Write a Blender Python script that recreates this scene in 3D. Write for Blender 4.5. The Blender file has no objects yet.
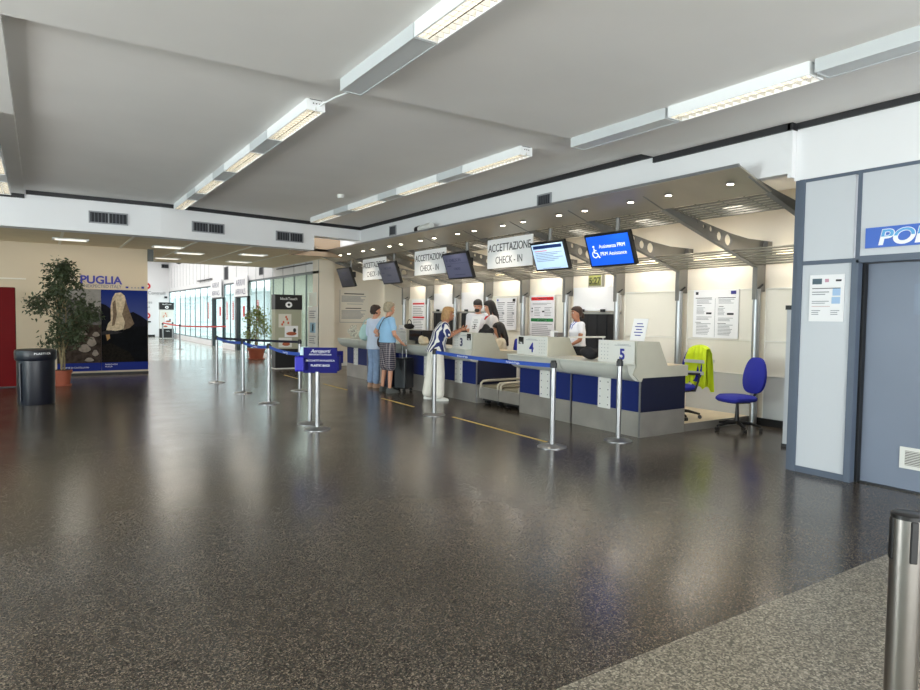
import bpy, bmesh, math, random
from mathutils import Vector, Matrix, noise
random.seed(7)
S = bpy.context.scene
COL = S.collection
PI = math.pi

# ------------------------------------------------------------------ camera, world, light, exposure
cam_d = bpy.data.cameras.new('camera')
cam = bpy.data.objects.new('camera', cam_d); COL.objects.link(cam)
cam_d.sensor_width = 36.0; cam_d.lens = 641.1 / 920 * 36; cam_d.clip_end = 300; cam_d.clip_start = 0.05
Rm = Matrix(((0.83675305, 0.01400281, -0.54740136), (-0.54741961, 0.0456183, -0.83561399), (0.01327058, 0.9988608, 0.04583666)))
cam.matrix_world = Matrix.Translation((0, 0, 1.5)) @ Rm.to_4x4()
S.camera = cam

world = bpy.data.worlds.new('daylight'); S.world = world; world.use_nodes = True
bg = world.node_tree.nodes['Background']
bg.inputs[0].default_value = (0.92, 0.97, 1.0, 1); bg.inputs[1].default_value = 2.2

def area_light(name, loc, direction, sx, sy, power, colour=(1, 1, 1), spread=PI):
    l = bpy.data.lights.new(name, 'AREA'); l.shape = 'RECTANGLE'; l.size = sx; l.size_y = sy
    l.energy = power; l.color = colour; l.spread = spread
    o = bpy.data.objects.new(name, l); COL.objects.link(o)
    o.location = loc; o.rotation_euler = Vector(direction).to_track_quat('-Z', 'Y').to_euler()
    return o
# daylight entering through the glazed sides of the hall that lie outside the picture
area_light('daylight_side_windows', (-8.3, 5.5, 1.3), (1, 0, 1.5), 2.4, 17.0, 1500, (1.0, 0.99, 0.97))
area_light('daylight_rear_windows', (-0.5, -6.8, 1.2), (0, 1, 1.0), 12.0, 2.2, 520, (1.0, 0.99, 0.97))
area_light('daylight_arrivals_hall', (1.8, 31.5, 4.6), (0.0, 0, -1), 8.0, 19.0, 520, (1.0, 0.99, 0.96))

S.view_settings.view_transform = 'Standard'; S.view_settings.look = 'None'
S.view_settings.gamma = 1.0; S.view_settings.use_curve_mapping = False
S.view_settings.exposure = 0.9

# ------------------------------------------------------------------ materials
def lin(c):
    return tuple((v / 12.92 if v <= 0.04045 else ((v + 0.055) / 1.055) ** 2.4) for v in c)
def rgb(r, g, b): return lin((r / 255, g / 255, b / 255)) + (1,)
MATS = {}
def mat(name, col, rough=0.55, metal=0.0, emit=0, var=0.0, scale=6.0, spec=0.5, coat=0.0, bump=0.0, alpha=1.0, trans=0.0):
    if name in MATS: return MATS[name]
    m = bpy.data.materials.new(name); m.use_nodes = True; n = m.node_tree; b = n.nodes['Principled BSDF']
    b.inputs['Base Color'].default_value = col; b.inputs['Roughness'].default_value = rough
    b.inputs['Metallic'].default_value = metal; b.inputs['Specular IOR Level'].default_value = spec
    b.inputs['Coat Weight'].default_value = coat; b.inputs['Alpha'].default_value = alpha
    b.inputs['Transmission Weight'].default_value = trans
    if emit: b.inputs['Emission Color'].default_value = col; b.inputs['Emission Strength'].default_value = emit
    if var or bump:
        tc = n.nodes.new('ShaderNodeTexCoord'); nz = n.nodes.new('ShaderNodeTexNoise')
        nz.inputs['Scale'].default_value = scale; nz.inputs['Detail'].default_value = 5
        n.links.new(tc.outputs['Object'], nz.inputs['Vector'])
        if var:
            cr = n.nodes.new('ShaderNodeValToRGB')
            cr.color_ramp.elements[0].position = .3; cr.color_ramp.elements[1].position = .7
            cr.color_ramp.elements[0].color = tuple(c * (1 - var) for c in col[:3]) + (1,)
            cr.color_ramp.elements[1].color = tuple(min(1, c * (1 + var)) for c in col[:3]) + (1,)
            n.links.new(nz.outputs['Fac'], cr.inputs[0]); n.links.new(cr.outputs[0], b.inputs['Base Color'])
        if bump:
            bp = n.nodes.new('ShaderNodeBump'); bp.inputs['Strength'].default_value = bump; bp.inputs['Distance'].default_value = .01
            n.links.new(nz.outputs['Fac'], bp.inputs['Height']); n.links.new(bp.outputs[0], b.inputs['Normal'])
    MATS[name] = m; return m

def speckle_floor(name, cols, rough, scale=150, patch=0.25, rough_var=0.06, spec=0.5):
    m = bpy.data.materials.new(name); m.use_nodes = True; n = m.node_tree; b = n.nodes['Principled BSDF']; L = n.links.new
    tc = n.nodes.new('ShaderNodeTexCoord')
    v = n.nodes.new('ShaderNodeTexVoronoi'); v.inputs['Scale'].default_value = scale; L(tc.outputs['Object'], v.inputs['Vector'])
    sep = n.nodes.new('ShaderNodeSeparateColor'); L(v.outputs['Color'], sep.inputs[0])
    cr = n.nodes.new('ShaderNodeValToRGB'); cr.color_ramp.interpolation = 'CONSTANT'
    el = cr.color_ramp.elements
    el[0].position = 0; el[0].color = cols[0][1]
    el[1].position = cols[1][0]; el[1].color = cols[1][1]
    for p, c in cols[2:]:
        e = el.new(p); e.color = c
    L(sep.outputs[0], cr.inputs[0])
    nz = n.nodes.new('ShaderNodeTexNoise'); nz.inputs['Scale'].default_value = 0.55; nz.inputs['Detail'].default_value = 6; nz.inputs['Roughness'].default_value = .6
    L(tc.outputs['Object'], nz.inputs['Vector'])
    mr = n.nodes.new('ShaderNodeMapRange'); mr.inputs[1].default_value = .3; mr.inputs[2].default_value = .7
    mr.inputs[3].default_value = 1 - patch; mr.inputs[4].default_value = 1 + patch; L(nz.outputs['Fac'], mr.inputs[0])
    mx = n.nodes.new('ShaderNodeVectorMath'); mx.operation = 'SCALE'; L(cr.outputs[0], mx.inputs[0]); L(mr.outputs[0], mx.inputs['Scale'])
    L(mx.outputs[0], b.inputs['Base Color'])
    n2 = n.nodes.new('ShaderNodeTexNoise'); n2.inputs['Scale'].default_value = 1.7; n2.inputs['Detail'].default_value = 8; L(tc.outputs['Object'], n2.inputs['Vector'])
    m2 = n.nodes.new('ShaderNodeMapRange'); m2.inputs[1].default_value = .3; m2.inputs[2].default_value = .7
    m2.inputs[3].default_value = rough - rough_var; m2.inputs[4].default_value = rough + rough_var; L(n2.outputs['Fac'], m2.inputs[0])
    L(m2.outputs[0], b.inputs['Roughness']); b.inputs['Specular IOR Level'].default_value = spec
    return m
M_FLOOR = speckle_floor('dark_speckled_floor', [(0, (.025, .02, .015, 1)), (.3, (.05, .04, .031, 1)), (.62, (.108, .087, .067, 1)), (.88, (.21, .17, .13, 1))], .215, 165, .26, .025)
M_FLOOR2 = speckle_floor('light_speckled_floor', [(0, (.085, .073, .054, 1)), (.3, (.18, .158, .12, 1)), (.6, (.31, .272, .212, 1)), (.88, (.45, .4, .32, 1))], .36, 120, .1)
M_FLOOR3 = speckle_floor('pale_hall_floor', [(0, (.16, .148, .125, 1)), (.3, (.25, .232, .2, 1)), (.6, (.34, .32, .275, 1)), (.88, (.44, .41, .36, 1))], .17, 120, .1)
M_CEIL = mat('ceiling_paint', rgb(238, 236, 233), .8, var=.035, scale=.7, bump=.15)
M_WHITE = mat('white_wall_paint', rgb(234, 234, 236), .6, var=.015, scale=1.2)
M_CREAM = mat('cream_wall_paint', rgb(214, 196, 170), .6, var=.03, scale=.8)
M_CREAMW = mat('warm_white_wall', rgb(232, 224, 210), .6, var=.02, scale=1)
M_TRIM = mat('black_trim', rgb(34, 34, 38), .5)
M_TILE = mat('ceiling_tile', rgb(236, 220, 188), .85, var=.04, scale=3)
M_STEELBLUE = mat('grey_blue_frame', rgb(84, 95, 112), .45, var=.03)
M_DOOR = mat('grey_blue_door', rgb(116, 126, 144), .4, var=.05, scale=1.3)
M_PANEL = mat('pale_laminate', rgb(200, 204, 210), .35, var=.02, scale=.8)
M_PANELB = mat('partition_panel', rgb(228, 224, 212), .5, var=.03, scale=.9)
M_PANELG = mat('lower_partition_panel', rgb(196, 199, 198), .5, var=.03, scale=.9)
M_STEEL = mat('brushed_steel', rgb(170, 166, 160), .34, .55, var=.14, scale=2.5)
M_CANOPY = mat('bronze_grey_sheet', rgb(172, 166, 154), .42, .6, var=.12, scale=1.2)
M_CHROME = mat('polished_steel', rgb(158, 158, 160), .3, .9, var=.04)
M_POST = mat('satin_steel', rgb(176, 178, 180), .36, .85)
M_FIN = mat('grey_painted_steel', rgb(124, 123, 120), .42, .35, var=.05)
M_SLAT = mat('slat_metal', rgb(138, 134, 124), .45, .3)
M_NAVY = mat('navy_laminate', rgb(22, 38, 102), .5, var=.05, scale=2, spec=.25)
M_BEIGE = mat('grey_beige_laminate', rgb(190, 188, 174), .42, var=.02)
M_BEIGE2 = mat('pale_grey_desk_top', rgb(206, 208, 200), .35, var=.02)
M_OFFW = mat('off_white_plastic', rgb(225, 225, 220), .4)
M_BLACK = mat('black_plastic', rgb(18, 18, 20), .4)
M_DARK = mat('dark_metal', rgb(44, 45, 48), .4, .4)
M_CURT = mat('dark_rubber_curtain', rgb(26, 27, 31), .5, var=.3, scale=5)
M_PAPER = mat('white_paper', rgb(240, 240, 242), .6)
M_LINE = mat('grey_print', rgb(150, 152, 158), .7)
M_INK = mat('dark_print', rgb(38, 38, 46), .6)
M_RED = mat('red_print', rgb(205, 36, 44), .55)
M_GREEN = mat('green_print', rgb(28, 122, 66), .55)
M_BLUEINK = mat('blue_print', rgb(34, 44, 150), .55)
M_YEL = mat('yellow_floor_tape', rgb(214, 182, 96), .6, var=.15, scale=4)
M_BLUEF = mat('blue_fabric', rgb(32, 40, 150), .85, bump=.4, scale=120)
M_BELT = mat('blue_webbing', rgb(44, 82, 176), .6)
M_BELTK = mat('black_webbing', rgb(26, 28, 50), .7)
M_BELTR = mat('red_webbing', rgb(205, 84, 84), .7)
M_TERRA = mat('terracotta', rgb(156, 80, 56), .7, var=.1, scale=5)
M_SOIL = mat('soil', rgb(50, 38, 30), .9)
M_BARK = mat('pale_bark', rgb(140, 124, 92), .85, var=.2, scale=20)
M_LEAF = mat('ficus_leaf', rgb(62, 72, 46), .5, var=.4, scale=9)
M_LEAF2 = mat('yellowish_leaf', rgb(120, 128, 64), .5, var=.3, scale=9)
M_REDP = mat('dark_red_paint', rgb(104, 4, 8), .6, spec=.15, var=.05)
M_BIN = mat('bin_navy_plastic', rgb(8, 12, 28), .35)
M_HIVIS = mat('hi_vis_yellow', rgb(214, 236, 20), .6)
M_REFL = mat('reflective_tape', rgb(205, 208, 212), .35)
M_PLAT = mat('platform_laminate', rgb(206, 190, 160), .45, var=.05)
M_LAMP = mat('lamp_tube', rgb(255, 250, 240), .4, emit=1.3)
M_LAMPW = mat('warm_lamp_tube', rgb(255, 232, 180), .4, emit=3.2)
M_DL = mat('downlight_glow', rgb(255, 244, 222), .4, emit=9)
M_LOUV = mat('louvre_aluminium', rgb(225, 222, 214), .22, .9)
M_FIXT = mat('white_enamel', rgb(248, 250, 251), .4)
M_PANELL = mat('ceiling_panel_light', rgb(255, 250, 235), .4, emit=.75)
M_BUILD = mat('pale_outside_wall', rgb(222, 226, 226), .8, var=.05)
M_PAVE = mat('outside_paving', rgb(200, 200, 196), .8)

def glass_mat():
    m = bpy.data.materials.new('window_glass'); m.use_nodes = True; n = m.node_tree
    for x in list(n.nodes):
        if x.type == 'BSDF_PRINCIPLED': n.nodes.remove(x)
    out = [x for x in n.nodes if x.type == 'OUTPUT_MATERIAL'][0]
    t = n.nodes.new('ShaderNodeBsdfTransparent'); t.inputs[0].default_value = (.78, .87, .87, 1)
    g = n.nodes.new('ShaderNodeBsdfGlossy'); g.inputs['Roughness'].default_value = .03
    mx = n.nodes.new('ShaderNodeMixShader')
    mx.inputs[0].default_value = .1; n.links.new(t.outputs[0], mx.inputs[1]); n.links.new(g.outputs[0], mx.inputs[2])
    n.links.new(mx.outputs[0], out.inputs[0]); return m
M_GLASS = glass_mat()

def screen_mat(name, col, s):
    return mat(name, col, .3, emit=s)

# ------------------------------------------------------------------ helpers
class MB:
    """collects shapes given in the place's own metres; build() links them as one mesh object"""
    def __init__(s, root=None, local=False):
        s.bm = bmesh.new(); s.root = root
        s.off = Vector((0, 0, 0)) if (root is None or local) else Vector(root.get('_o', (0, 0, 0)))
    def v(s, p): return s.bm.verts.new(Vector(p) - s.off)
    def face(s, pts):
        return s.bm.faces.new([s.v(p) for p in pts])
    def box(s, x0, x1, y0, y1, z0, z1):
        x0, x1 = sorted((x0, x1)); y0, y1 = sorted((y0, y1)); z0, z1 = sorted((z0, z1))
        P = [(x0, y0, z0), (x1, y0, z0), (x1, y1, z0), (x0, y1, z0), (x0, y0, z1), (x1, y0, z1), (x1, y1, z1), (x0, y1, z1)]
        V = [s.v(p) for p in P]
        for f in ((3, 2, 1, 0), (4, 5, 6, 7), (0, 1, 5, 4), (1, 2, 6, 5), (2, 3, 7, 6), (3, 0, 4, 7)):
            s.bm.faces.new([V[i] for i in f])
        return s
    def obox(s, c, ax, ay, az, hx, hy, hz):
        c = Vector(c); ax, ay, az = [Vector(a).normalized() for a in (ax, ay, az)]
        V = []
        for k in (-1, 1):
            for (i, j) in ((-1, -1), (1, -1), (1, 1), (-1, 1)):
                V.append(s.v(c + ax * hx * i + ay * hy * j + az * hz * k))
        for f in ((3, 2, 1, 0), (4, 5, 6, 7), (0, 1, 5, 4), (1, 2, 6, 5), (2, 3, 7, 6), (3, 0, 4, 7)):
            s.bm.faces.new([V[i] for i in f])
        return s
    def prism(s, pts, axis, a0, a1):
        """pts: 2-D outline; axis 'y': pts are (x,z); 'z': (x,y); 'x': (y,z)"""
        def P(p, a): return {'y': (p[0], a, p[1]), 'z': (p[0], p[1], a), 'x': (a, p[0], p[1])}[axis]
        A = [s.v(P(p, a0)) for p in pts]; B = [s.v(P(p, a1)) for p in pts]
        s.bm.faces.new(A); s.bm.faces.new(B[::-1]); n = len(pts)
        for i in range(n): s.bm.faces.new((A[i], B[i], B[(i + 1) % n], A[(i + 1) % n]))
        return s
    def tube(s, path, r, n=10, r1=None, cap=True):
        path = [Vector(p) for p in path]; rings = []; N = len(path)
        for i, p in enumerate(path):
            d = (path[min(i + 1, N - 1)] - path[max(i - 1, 0)]).normalized()
            a = d.orthogonal().normalized() if i == 0 else (a - d * a.dot(d)).normalized()
            b = d.cross(a)
            rr = r[i] if isinstance(r, (list, tuple)) else (r if r1 is None else r + (r1 - r) * i / (N - 1))
            rings.append([s.v(p + (a * math.cos(2 * PI * k / n) + b * math.sin(2 * PI * k / n)) * rr) for k in range(n)])
        for A, B in zip(rings, rings[1:]):
            for k in range(n): s.bm.faces.new((A[k], A[(k + 1) % n], B[(k + 1) % n], B[k]))
        if cap: s.bm.faces.new(rings[0][::-1]); s.bm.faces.new(rings[-1])
        return s
    def lathe(s, c, prof, n=28):
        """prof: (r,z) from bottom to top round the vertical at c"""
        rings = [[s.v((c[0] + r * math.cos(2 * PI * k / n), c[1] + r * math.sin(2 * PI * k / n), c[2] + z)) for k in range(n)] for r, z in prof]
        for A, B in zip(rings, rings[1:]):
            for k in range(n): s.bm.faces.new((A[k], A[(k + 1) % n], B[(k + 1) % n], B[k]))
        s.bm.faces.new(rings[0][::-1]); s.bm.faces.new(rings[-1])
        return s
    def ell(s, c, r, n=14):
        c = Vector(c); rings = []
        for i in range(1, n // 2 + 2):
            t = PI * i / (n // 2 + 2)
            rings.append([s.v(c + Vector((r[0] * math.sin(t) * math.cos(2 * PI * k / n), r[1] * math.sin(t) * math.sin(2 * PI * k / n), -r[2] * math.cos(t)))) for k in range(n)])
        for A, B in zip(rings, rings[1:]):
            for k in range(n): s.bm.faces.new((A[k], A[(k + 1) % n], B[(k + 1) % n], B[k]))
        b = s.v(c - Vector((0, 0, r[2]))); t = s.v(c + Vector((0, 0, r[2])))
        for k in range(n):
            s.bm.faces.new((b, rings[0][(k + 1) % n], rings[0][k])); s.bm.faces.new((t, rings[-1][k], rings[-1][(k + 1) % n]))
        return s
    def loft(s, rings_pts, cap=True):
        R = [[s.v(p) for p in ring] for ring in rings_pts]; n = len(R[0])
        for A, B in zip(R, R[1:]):
            for k in range(n): s.bm.faces.new((A[k], A[(k + 1) % n], B[(k + 1) % n], B[k]))
        if cap: s.bm.faces.new(R[0][::-1]); s.bm.faces.new(R[-1])
        return s
    def build(s, name, m, parent=None, smooth=False, bevel=0, label=None, kind=None):
        me = bpy.data.meshes.new(name)
        bmesh.ops.recalc_face_normals(s.bm, faces=s.bm.faces[:]); s.bm.to_mesh(me); s.bm.free()
        o = bpy.data.objects.new(name, me); COL.objects.link(o)
        for x in (m if isinstance(m, (list, tuple)) else [m]): me.materials.append(x)
        par = parent if parent is not None else s.root
        if par is not None: o.parent = par
        if smooth:
            me.polygons.foreach_set('use_smooth', [True] * len(me.polygons))
            md = o.modifiers.new('edges', 'EDGE_SPLIT'); md.split_angle = math.radians(42)
        if bevel:
            md = o.modifiers.new('bevel', 'BEVEL'); md.width = bevel; md.segments = 2; md.limit_method = 'ANGLE'
        if label: o['label'] = label
        if kind: o['kind'] = kind
        return o

def thing(name, label, cat, loc=(0, 0, 0), rotz=0, group=None):
    o = bpy.data.objects.new(name, None); COL.objects.link(o); o.empty_display_size = .1
    o.location = loc; o.rotation_euler = (0, 0, rotz); o['_o'] = tuple(loc)
    o['label'] = label; o['category'] = cat
    if group: o['group'] = group
    return o
def tag(o, label, cat, group=None, kind=None):
    o['label'] = label; o['category'] = cat
    if group: o['group'] = group
    if kind: o['kind'] = kind
    return o
def struct(name, mb, m, parent=None, **k):
    o = mb.build(name, m, parent, **k)
    if parent is None: o['kind'] = 'structure'
    return o
def text(s, size, at, right, up, m, parent, name='lettering', off=None, align='CENTER', depth=.0015, shear=0, bold=0, sx=1.0):
    """solid letters, baseline centre at 'at', reading along 'right'"""
    c = bpy.data.curves.new(name, 'FONT'); c.body = s; c.size = size; c.extrude = depth; c.align_x = align; c.shear = shear; c.offset = bold
    t = bpy.data.objects.new(name, c); COL.objects.link(t); bpy.context.view_layer.update()
    me = bpy.data.meshes.new_from_object(t.evaluated_get(bpy.context.evaluated_depsgraph_get()))
    bpy.data.objects.remove(t); bpy.data.curves.remove(c)
    r = Vector(right).normalized(); u = Vector(up).normalized(); n = r.cross(u)
    o_ = Vector(off if off is not None else (parent.get('_o', (0, 0, 0)) if parent else (0, 0, 0)))
    Mx = Matrix((r * sx, u, n)).transposed().to_4x4(); Mx.translation = Vector(at) - o_
    me.transform(Mx); me.materials.clear(); me.materials.append(m); me.name = name
    o = bpy.data.objects.new(name, me); COL.objects.link(o)
    if parent: o.parent = parent
    return o
def root_off(p):
    while p.parent: p = p.parent
    return Vector(p.get('_o', (0, 0, 0)))
LEFTX = (0, -1, 0)      # reading direction on a surface that faces the hall (-X)
UP = (0, 0, 1)

# ------------------------------------------------------------------ the room
ZC, ZN = 3.5, 3.43
struct('floor', MB().box(-9, 9, 1.885, 21.3, -.1, 0), M_FLOOR)
struct('floor_entrance_zone', MB().box(-9, 9, -8, 1.885, -.1, 0.0), M_FLOOR2)
struct('floor_arrivals_hall', MB().box(-9, 9, 21.3, 43, -.1, 0), M_FLOOR3)
struct('ceiling', MB().box(-.19, 9, 5.25, 14.2, ZC, ZC + .2), M_CEIL)
struct('ceiling_entrance_zone', MB().box(-9, 9, -8, 5.25, ZN, ZC + .2), M_CEIL)
struct('ceiling_side_soffit', MB().box(-9, -.19, 5.25, 14.2, ZN, ZC + .2), M_CEIL)

# far downstand beam (it runs slightly out of square) with its open notch, and the black trim on it
def beam_y(x): return 13.05 + (0 if x < 1.9 else (x - 1.9) * .155)
m = MB()
def beamseg(m, xa, xb, z0, z1, d0=0.0, d1=.35):
    m.prism([(xa, beam_y(xa) + d0), (xb, beam_y(xb) + d0), (xb, beam_y(xb) + d1), (xa, beam_y(xa) + d1)], 'z', z0, z1)
beamseg(m, -9, 1.9, 2.885, 3.52); beamseg(m, 1.9, 5.03, 2.885, 3.52); beamseg(m, 5.03, 6.3, 3.2, 3.52)
struct('wall_far_beam', m, M_WHITE)
m = MB(); beamseg(m, -.17, 1.9, 3.43, 3.499, -.03, 0); beamseg(m, 1.9, 6.18, 3.43, 3.499, -.03, 0); beamseg(m, -9, -.19, 3.36, 3.429, -.03, 0)
struct('trim_1', m, M_TRIM)
# notch behind the beam's right end
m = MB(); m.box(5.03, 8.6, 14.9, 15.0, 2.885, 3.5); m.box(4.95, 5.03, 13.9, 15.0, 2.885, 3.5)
struct('wall_notch', m, mat('shaded_recess_cream', rgb(160, 138, 114), .7))  # cream wall, with the shade of the recess put into its brown colour
# tiled lower ceiling beyond the beam
m = MB(); m.prism([(-9, 13.3), (1.9, 13.3), (5.03, 13.8), (5.03, 14.9), (8.6, 14.9), (8.6, 17.4), (6.5, 17.4), (6.5, 21.3), (-9, 21.3)], 'z', 3.0, 3.06)
lowceil = struct('ceiling_tiled', m, M_TILE)
m = MB()
for x in [i * 1.22 - 3.3 for i in range(9)]: m.box(x, x + .055, 14.0, 21.25, 2.992, 3.0)
struct('tile_rail', m, mat('tile_rail_paint', rgb(246, 240, 224), .6), lowceil)
m = MB(); m.box(-9, 9, 21.2, 21.34, 3.0, 4.7); struct('wall_above_tiled_ceiling', m, M_WHITE)

# right-hand fascia above the check-in canopy and above the police office
m = MB(); m.box(6.2, 6.32, 5.25, 14.2, 2.945, 3.5); m.box(6.2, 6.32, 3.6, 5.25, 2.945, 3.43); m.box(6.2, 6.42, 3.56, 3.6, 2.9, 3.43)
m.box(6.2, 6.32, 14.2, 15.0, 2.945, 3.5)
struct('wall_fascia', m, M_WHITE)
m = MB(); m.box(6.17, 6.2, 5.26, 13.8, 3.43, 3.499); m.box(6.17, 6.2, 3.57, 5.26, 3.36, 3.429); m.box(6.17, 6.27, 3.55, 3.6, 3.36, 3.429)
m.box(6.24, 6.27, -8, 3.55, 3.37, 3.429)
struct('trim_2', m, M_TRIM)
struct('ceiling_over_check_in', MB().box(6.32, 8.7, 3.3, 17.4, 3.3, 3.45), M_WHITE)

# police office front
m = MB(); m.box(6.27, 6.4, -8, 3.56, 2.87, 3.43); m.box(6.255, 6.27, -8, 3.56, 2.87, 2.9)
struct('wall_police_upper', m, M_WHITE)
m = MB()
m.box(6.27, 6.33, 2.99, 3.45, .06, 2.035); m.box(6.27, 6.33, 2.99, 3.45, 2.07, 2.84)
m.box(6.27, 6.33, 1.0, 2.93, 2.08, 2.84); m.box(6.27, 6.33, -8, 1.7, .06, 2.05); m.box(6.33, 8.7, 3.44, 3.5, 0, 3.43)
struct('wall_police', m, M_PANEL)
m = MB()
m.box(6.25, 6.35, 3.45, 3.5, 0, 2.87); m.box(6.262, 6.36, 3.505, 3.545, 0, 2.87); m.box(6.25, 6.33, 2.93, 2.99, 0, 2.06)
m.box(6.26, 6.33, 2.93, 2.965, 2.06, 2.87); m.box(6.258, 6.33, 1.6, 3.45, 2.035, 2.075); m.box(6.258, 6.33, -8, 3.45, 2.84, 2.87)
m.box(6.258, 6.33, 2.99, 3.45, 0, .06); m.box(6.25, 6.33, 1.65, 1.72, 0, 2.06)
m.box(6.25, 6.34, 1.7, 2.95, 2.03, 2.09); m.box(6.258, 6.33, -8, 1.65, 0, .06)
struct('trim_3', m, M_STEELBLUE)
d = struct('door_1', MB().box(6.4, 6.44, 1.73, 2.925, .012, 2.035), M_DOOR)
m = MB(); m.box(6.335, 6.4, 2.91, 2.94, 0, 2.04); m.box(6.34, 6.4, 1.7, 2.91, 2.025, 2.06); m.box(6.36, 6.5, 1.7, 2.93, 0, .012); struct('door_gap_seal', m, M_BLACK, d)
vy0, vy1, vz0, vz1 = 2.08, 2.585, .2, .39
m = MB(); m.box(6.39, 6.4, vy0, vy1, vz0, vz0 + .03); m.box(6.39, 6.4, vy0, vy1, vz1 - .03, vz1); m.box(6.39, 6.4, vy1 - .04, vy1, vz0 + .03, vz1 - .03); m.box(6.39, 6.4, vy0, vy0 + .04, vz0 + .03, vz1 - .03)
for i in range(9): m.box(6.391, 6.398, vy0 + .04, vy1 - .04, vz0 + .035 + i * .0143, vz0 + .041 + i * .0143)
struct('door_vent', m, M_OFFW, d)
struct('door_vent_backing', MB().box(6.3985, 6.4, vy0 + .02, vy1 - .02, vz0 + .02, vz1 - .02), mat('vent_grey', rgb(96, 92, 86), .7), d)
struct('door_notice_plate', MB().box(6.396, 6.4, 2.2, 2.53, 1.56, 1.83), mat('door_plate', rgb(116, 129, 150), .3), d)
# sign board over the door
T = thing('police_sign', 'long blue sign board reading POLIZIA above the grey door', 'sign', (6.25, 2.0, 2.155))
MB(T).box(6.25, 6.268, 1.15, 2.88, 2.155, 2.335).build('board', mat('sign_blue', rgb(58, 104, 200), .4))
text('POLIZIA', .185, (6.247, 2.775, 2.18), LEFTX, UP, mat('sign_white', rgb(244, 246, 250), .4), T, align='LEFT', shear=.18, bold=.007, sx=1.15)
o = text('POLIZIA', .185, (6.2445, 2.775, 2.18), LEFTX, UP, mat('sign_pale_blue', rgb(96, 172, 226), .4), T, name='lettering_upper_half', align='LEFT', shear=.18, bold=.002, sx=1.15)
bm_ = bmesh.new(); bm_.from_mesh(o.data); bmesh.ops.bisect_plane(bm_, geom=bm_.verts[:] + bm_.edges[:] + bm_.faces[:], plane_co=(0, 0, .092), plane_no=(0, 0, 1), clear_inner=True); bm_.to_mesh(o.data); bm_.free()

# notices --------------------------------------------------------------
def notice(name, label, x, y0, y1, z0, z1, lines, group=None, blocks=(), cat='notice', m_paper=None, thick=.008, face='x'):
    """a sheet facing -X (face x) or -Y (face y); lines: rows in fractions (u0,u1,v0,v1,material) from the reader's top left"""
    if face == 'x':
        T = thing(name, label, cat, (x, (y0 + y1) / 2, z0), 0, group); w = y1 - y0; h = z1 - z0
        MB(T).box(x - thick, x, y0, y1, z0, z1).build('sheet', m_paper or M_PAPER)
    else:
        T = thing(name, label, cat, ((y0 + y1) / 2, x, z0), 0, group); w = y1 - y0; h = z1 - z0
        MB(T).box(y0, y1, x - thick, x, z0, z1).build('sheet', m_paper or M_PAPER)
    groups = {}
    for (u0, u1, v0, v1, mt, pn) in list(lines) + list(blocks): groups.setdefault((pn, mt.name), [mt, []])[1].append((u0, u1, v0, v1))
    for (pn, _), (mt, L) in groups.items():
        m = MB(T)
        for (u0, u1, v0, v1) in L:
            if face == 'x': m.box(x - thick - .002, x - thick, y1 - u1 * w, y1 - u0 * w, z1 - v1 * h, z1 - v0 * h)
            else: m.box(y0 + u0 * w, y0 + u1 * w, x - thick - .002, x - thick, z1 - v1 * h, z1 - v0 * h)
        m.build(pn, mt)
    return T
def rows(u0, u1, v0, v1, n, mt=None, pn='printed_lines', fill=.4, seed=1):
    r = random.Random(seed); out = []
    for i in range(n):
        v = v0 + (v1 - v0) * i / n
        out.append((u0, u1 - (u1 - u0) * (r.random() * .3), v, v + (v1 - v0) / n * fill, mt or M_LINE, pn))
    return out
notice('police_notice', 'white printed notice with small logos on the panel left of the grey door', 6.268, 3.05, 3.37, 1.49, 1.935,
       rows(.08, .6, .36, .46, 2) + rows(.08, .6, .56, .64, 2) + rows(.08, .35, .76, .88, 3) + rows(.64, .9, .76, .88, 3),
       blocks=[(.08, .36, .08, .2, mat('logo_teal', rgb(80, 100, 112), .6), 'logo'), (.45, .56, .09, .16, mat('logo_pink', rgb(196, 150, 168), .6), 'logo'), (.76, .92, .11, .15, M_INK, 'logo'),
               (.08, .9, .285, .3, M_INK, 'rule'), (.68, .9, .3, .45, mat('pale_blue_print', rgb(165, 195, 228), .6), 'blue_block'), (.66, .9, .48, .62, MATS['pale_blue_print'], 'blue_block'), (.08, .62, .67, .682, mat('pink_rule', rgb(200, 170, 170), .6), 'rule')])

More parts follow.
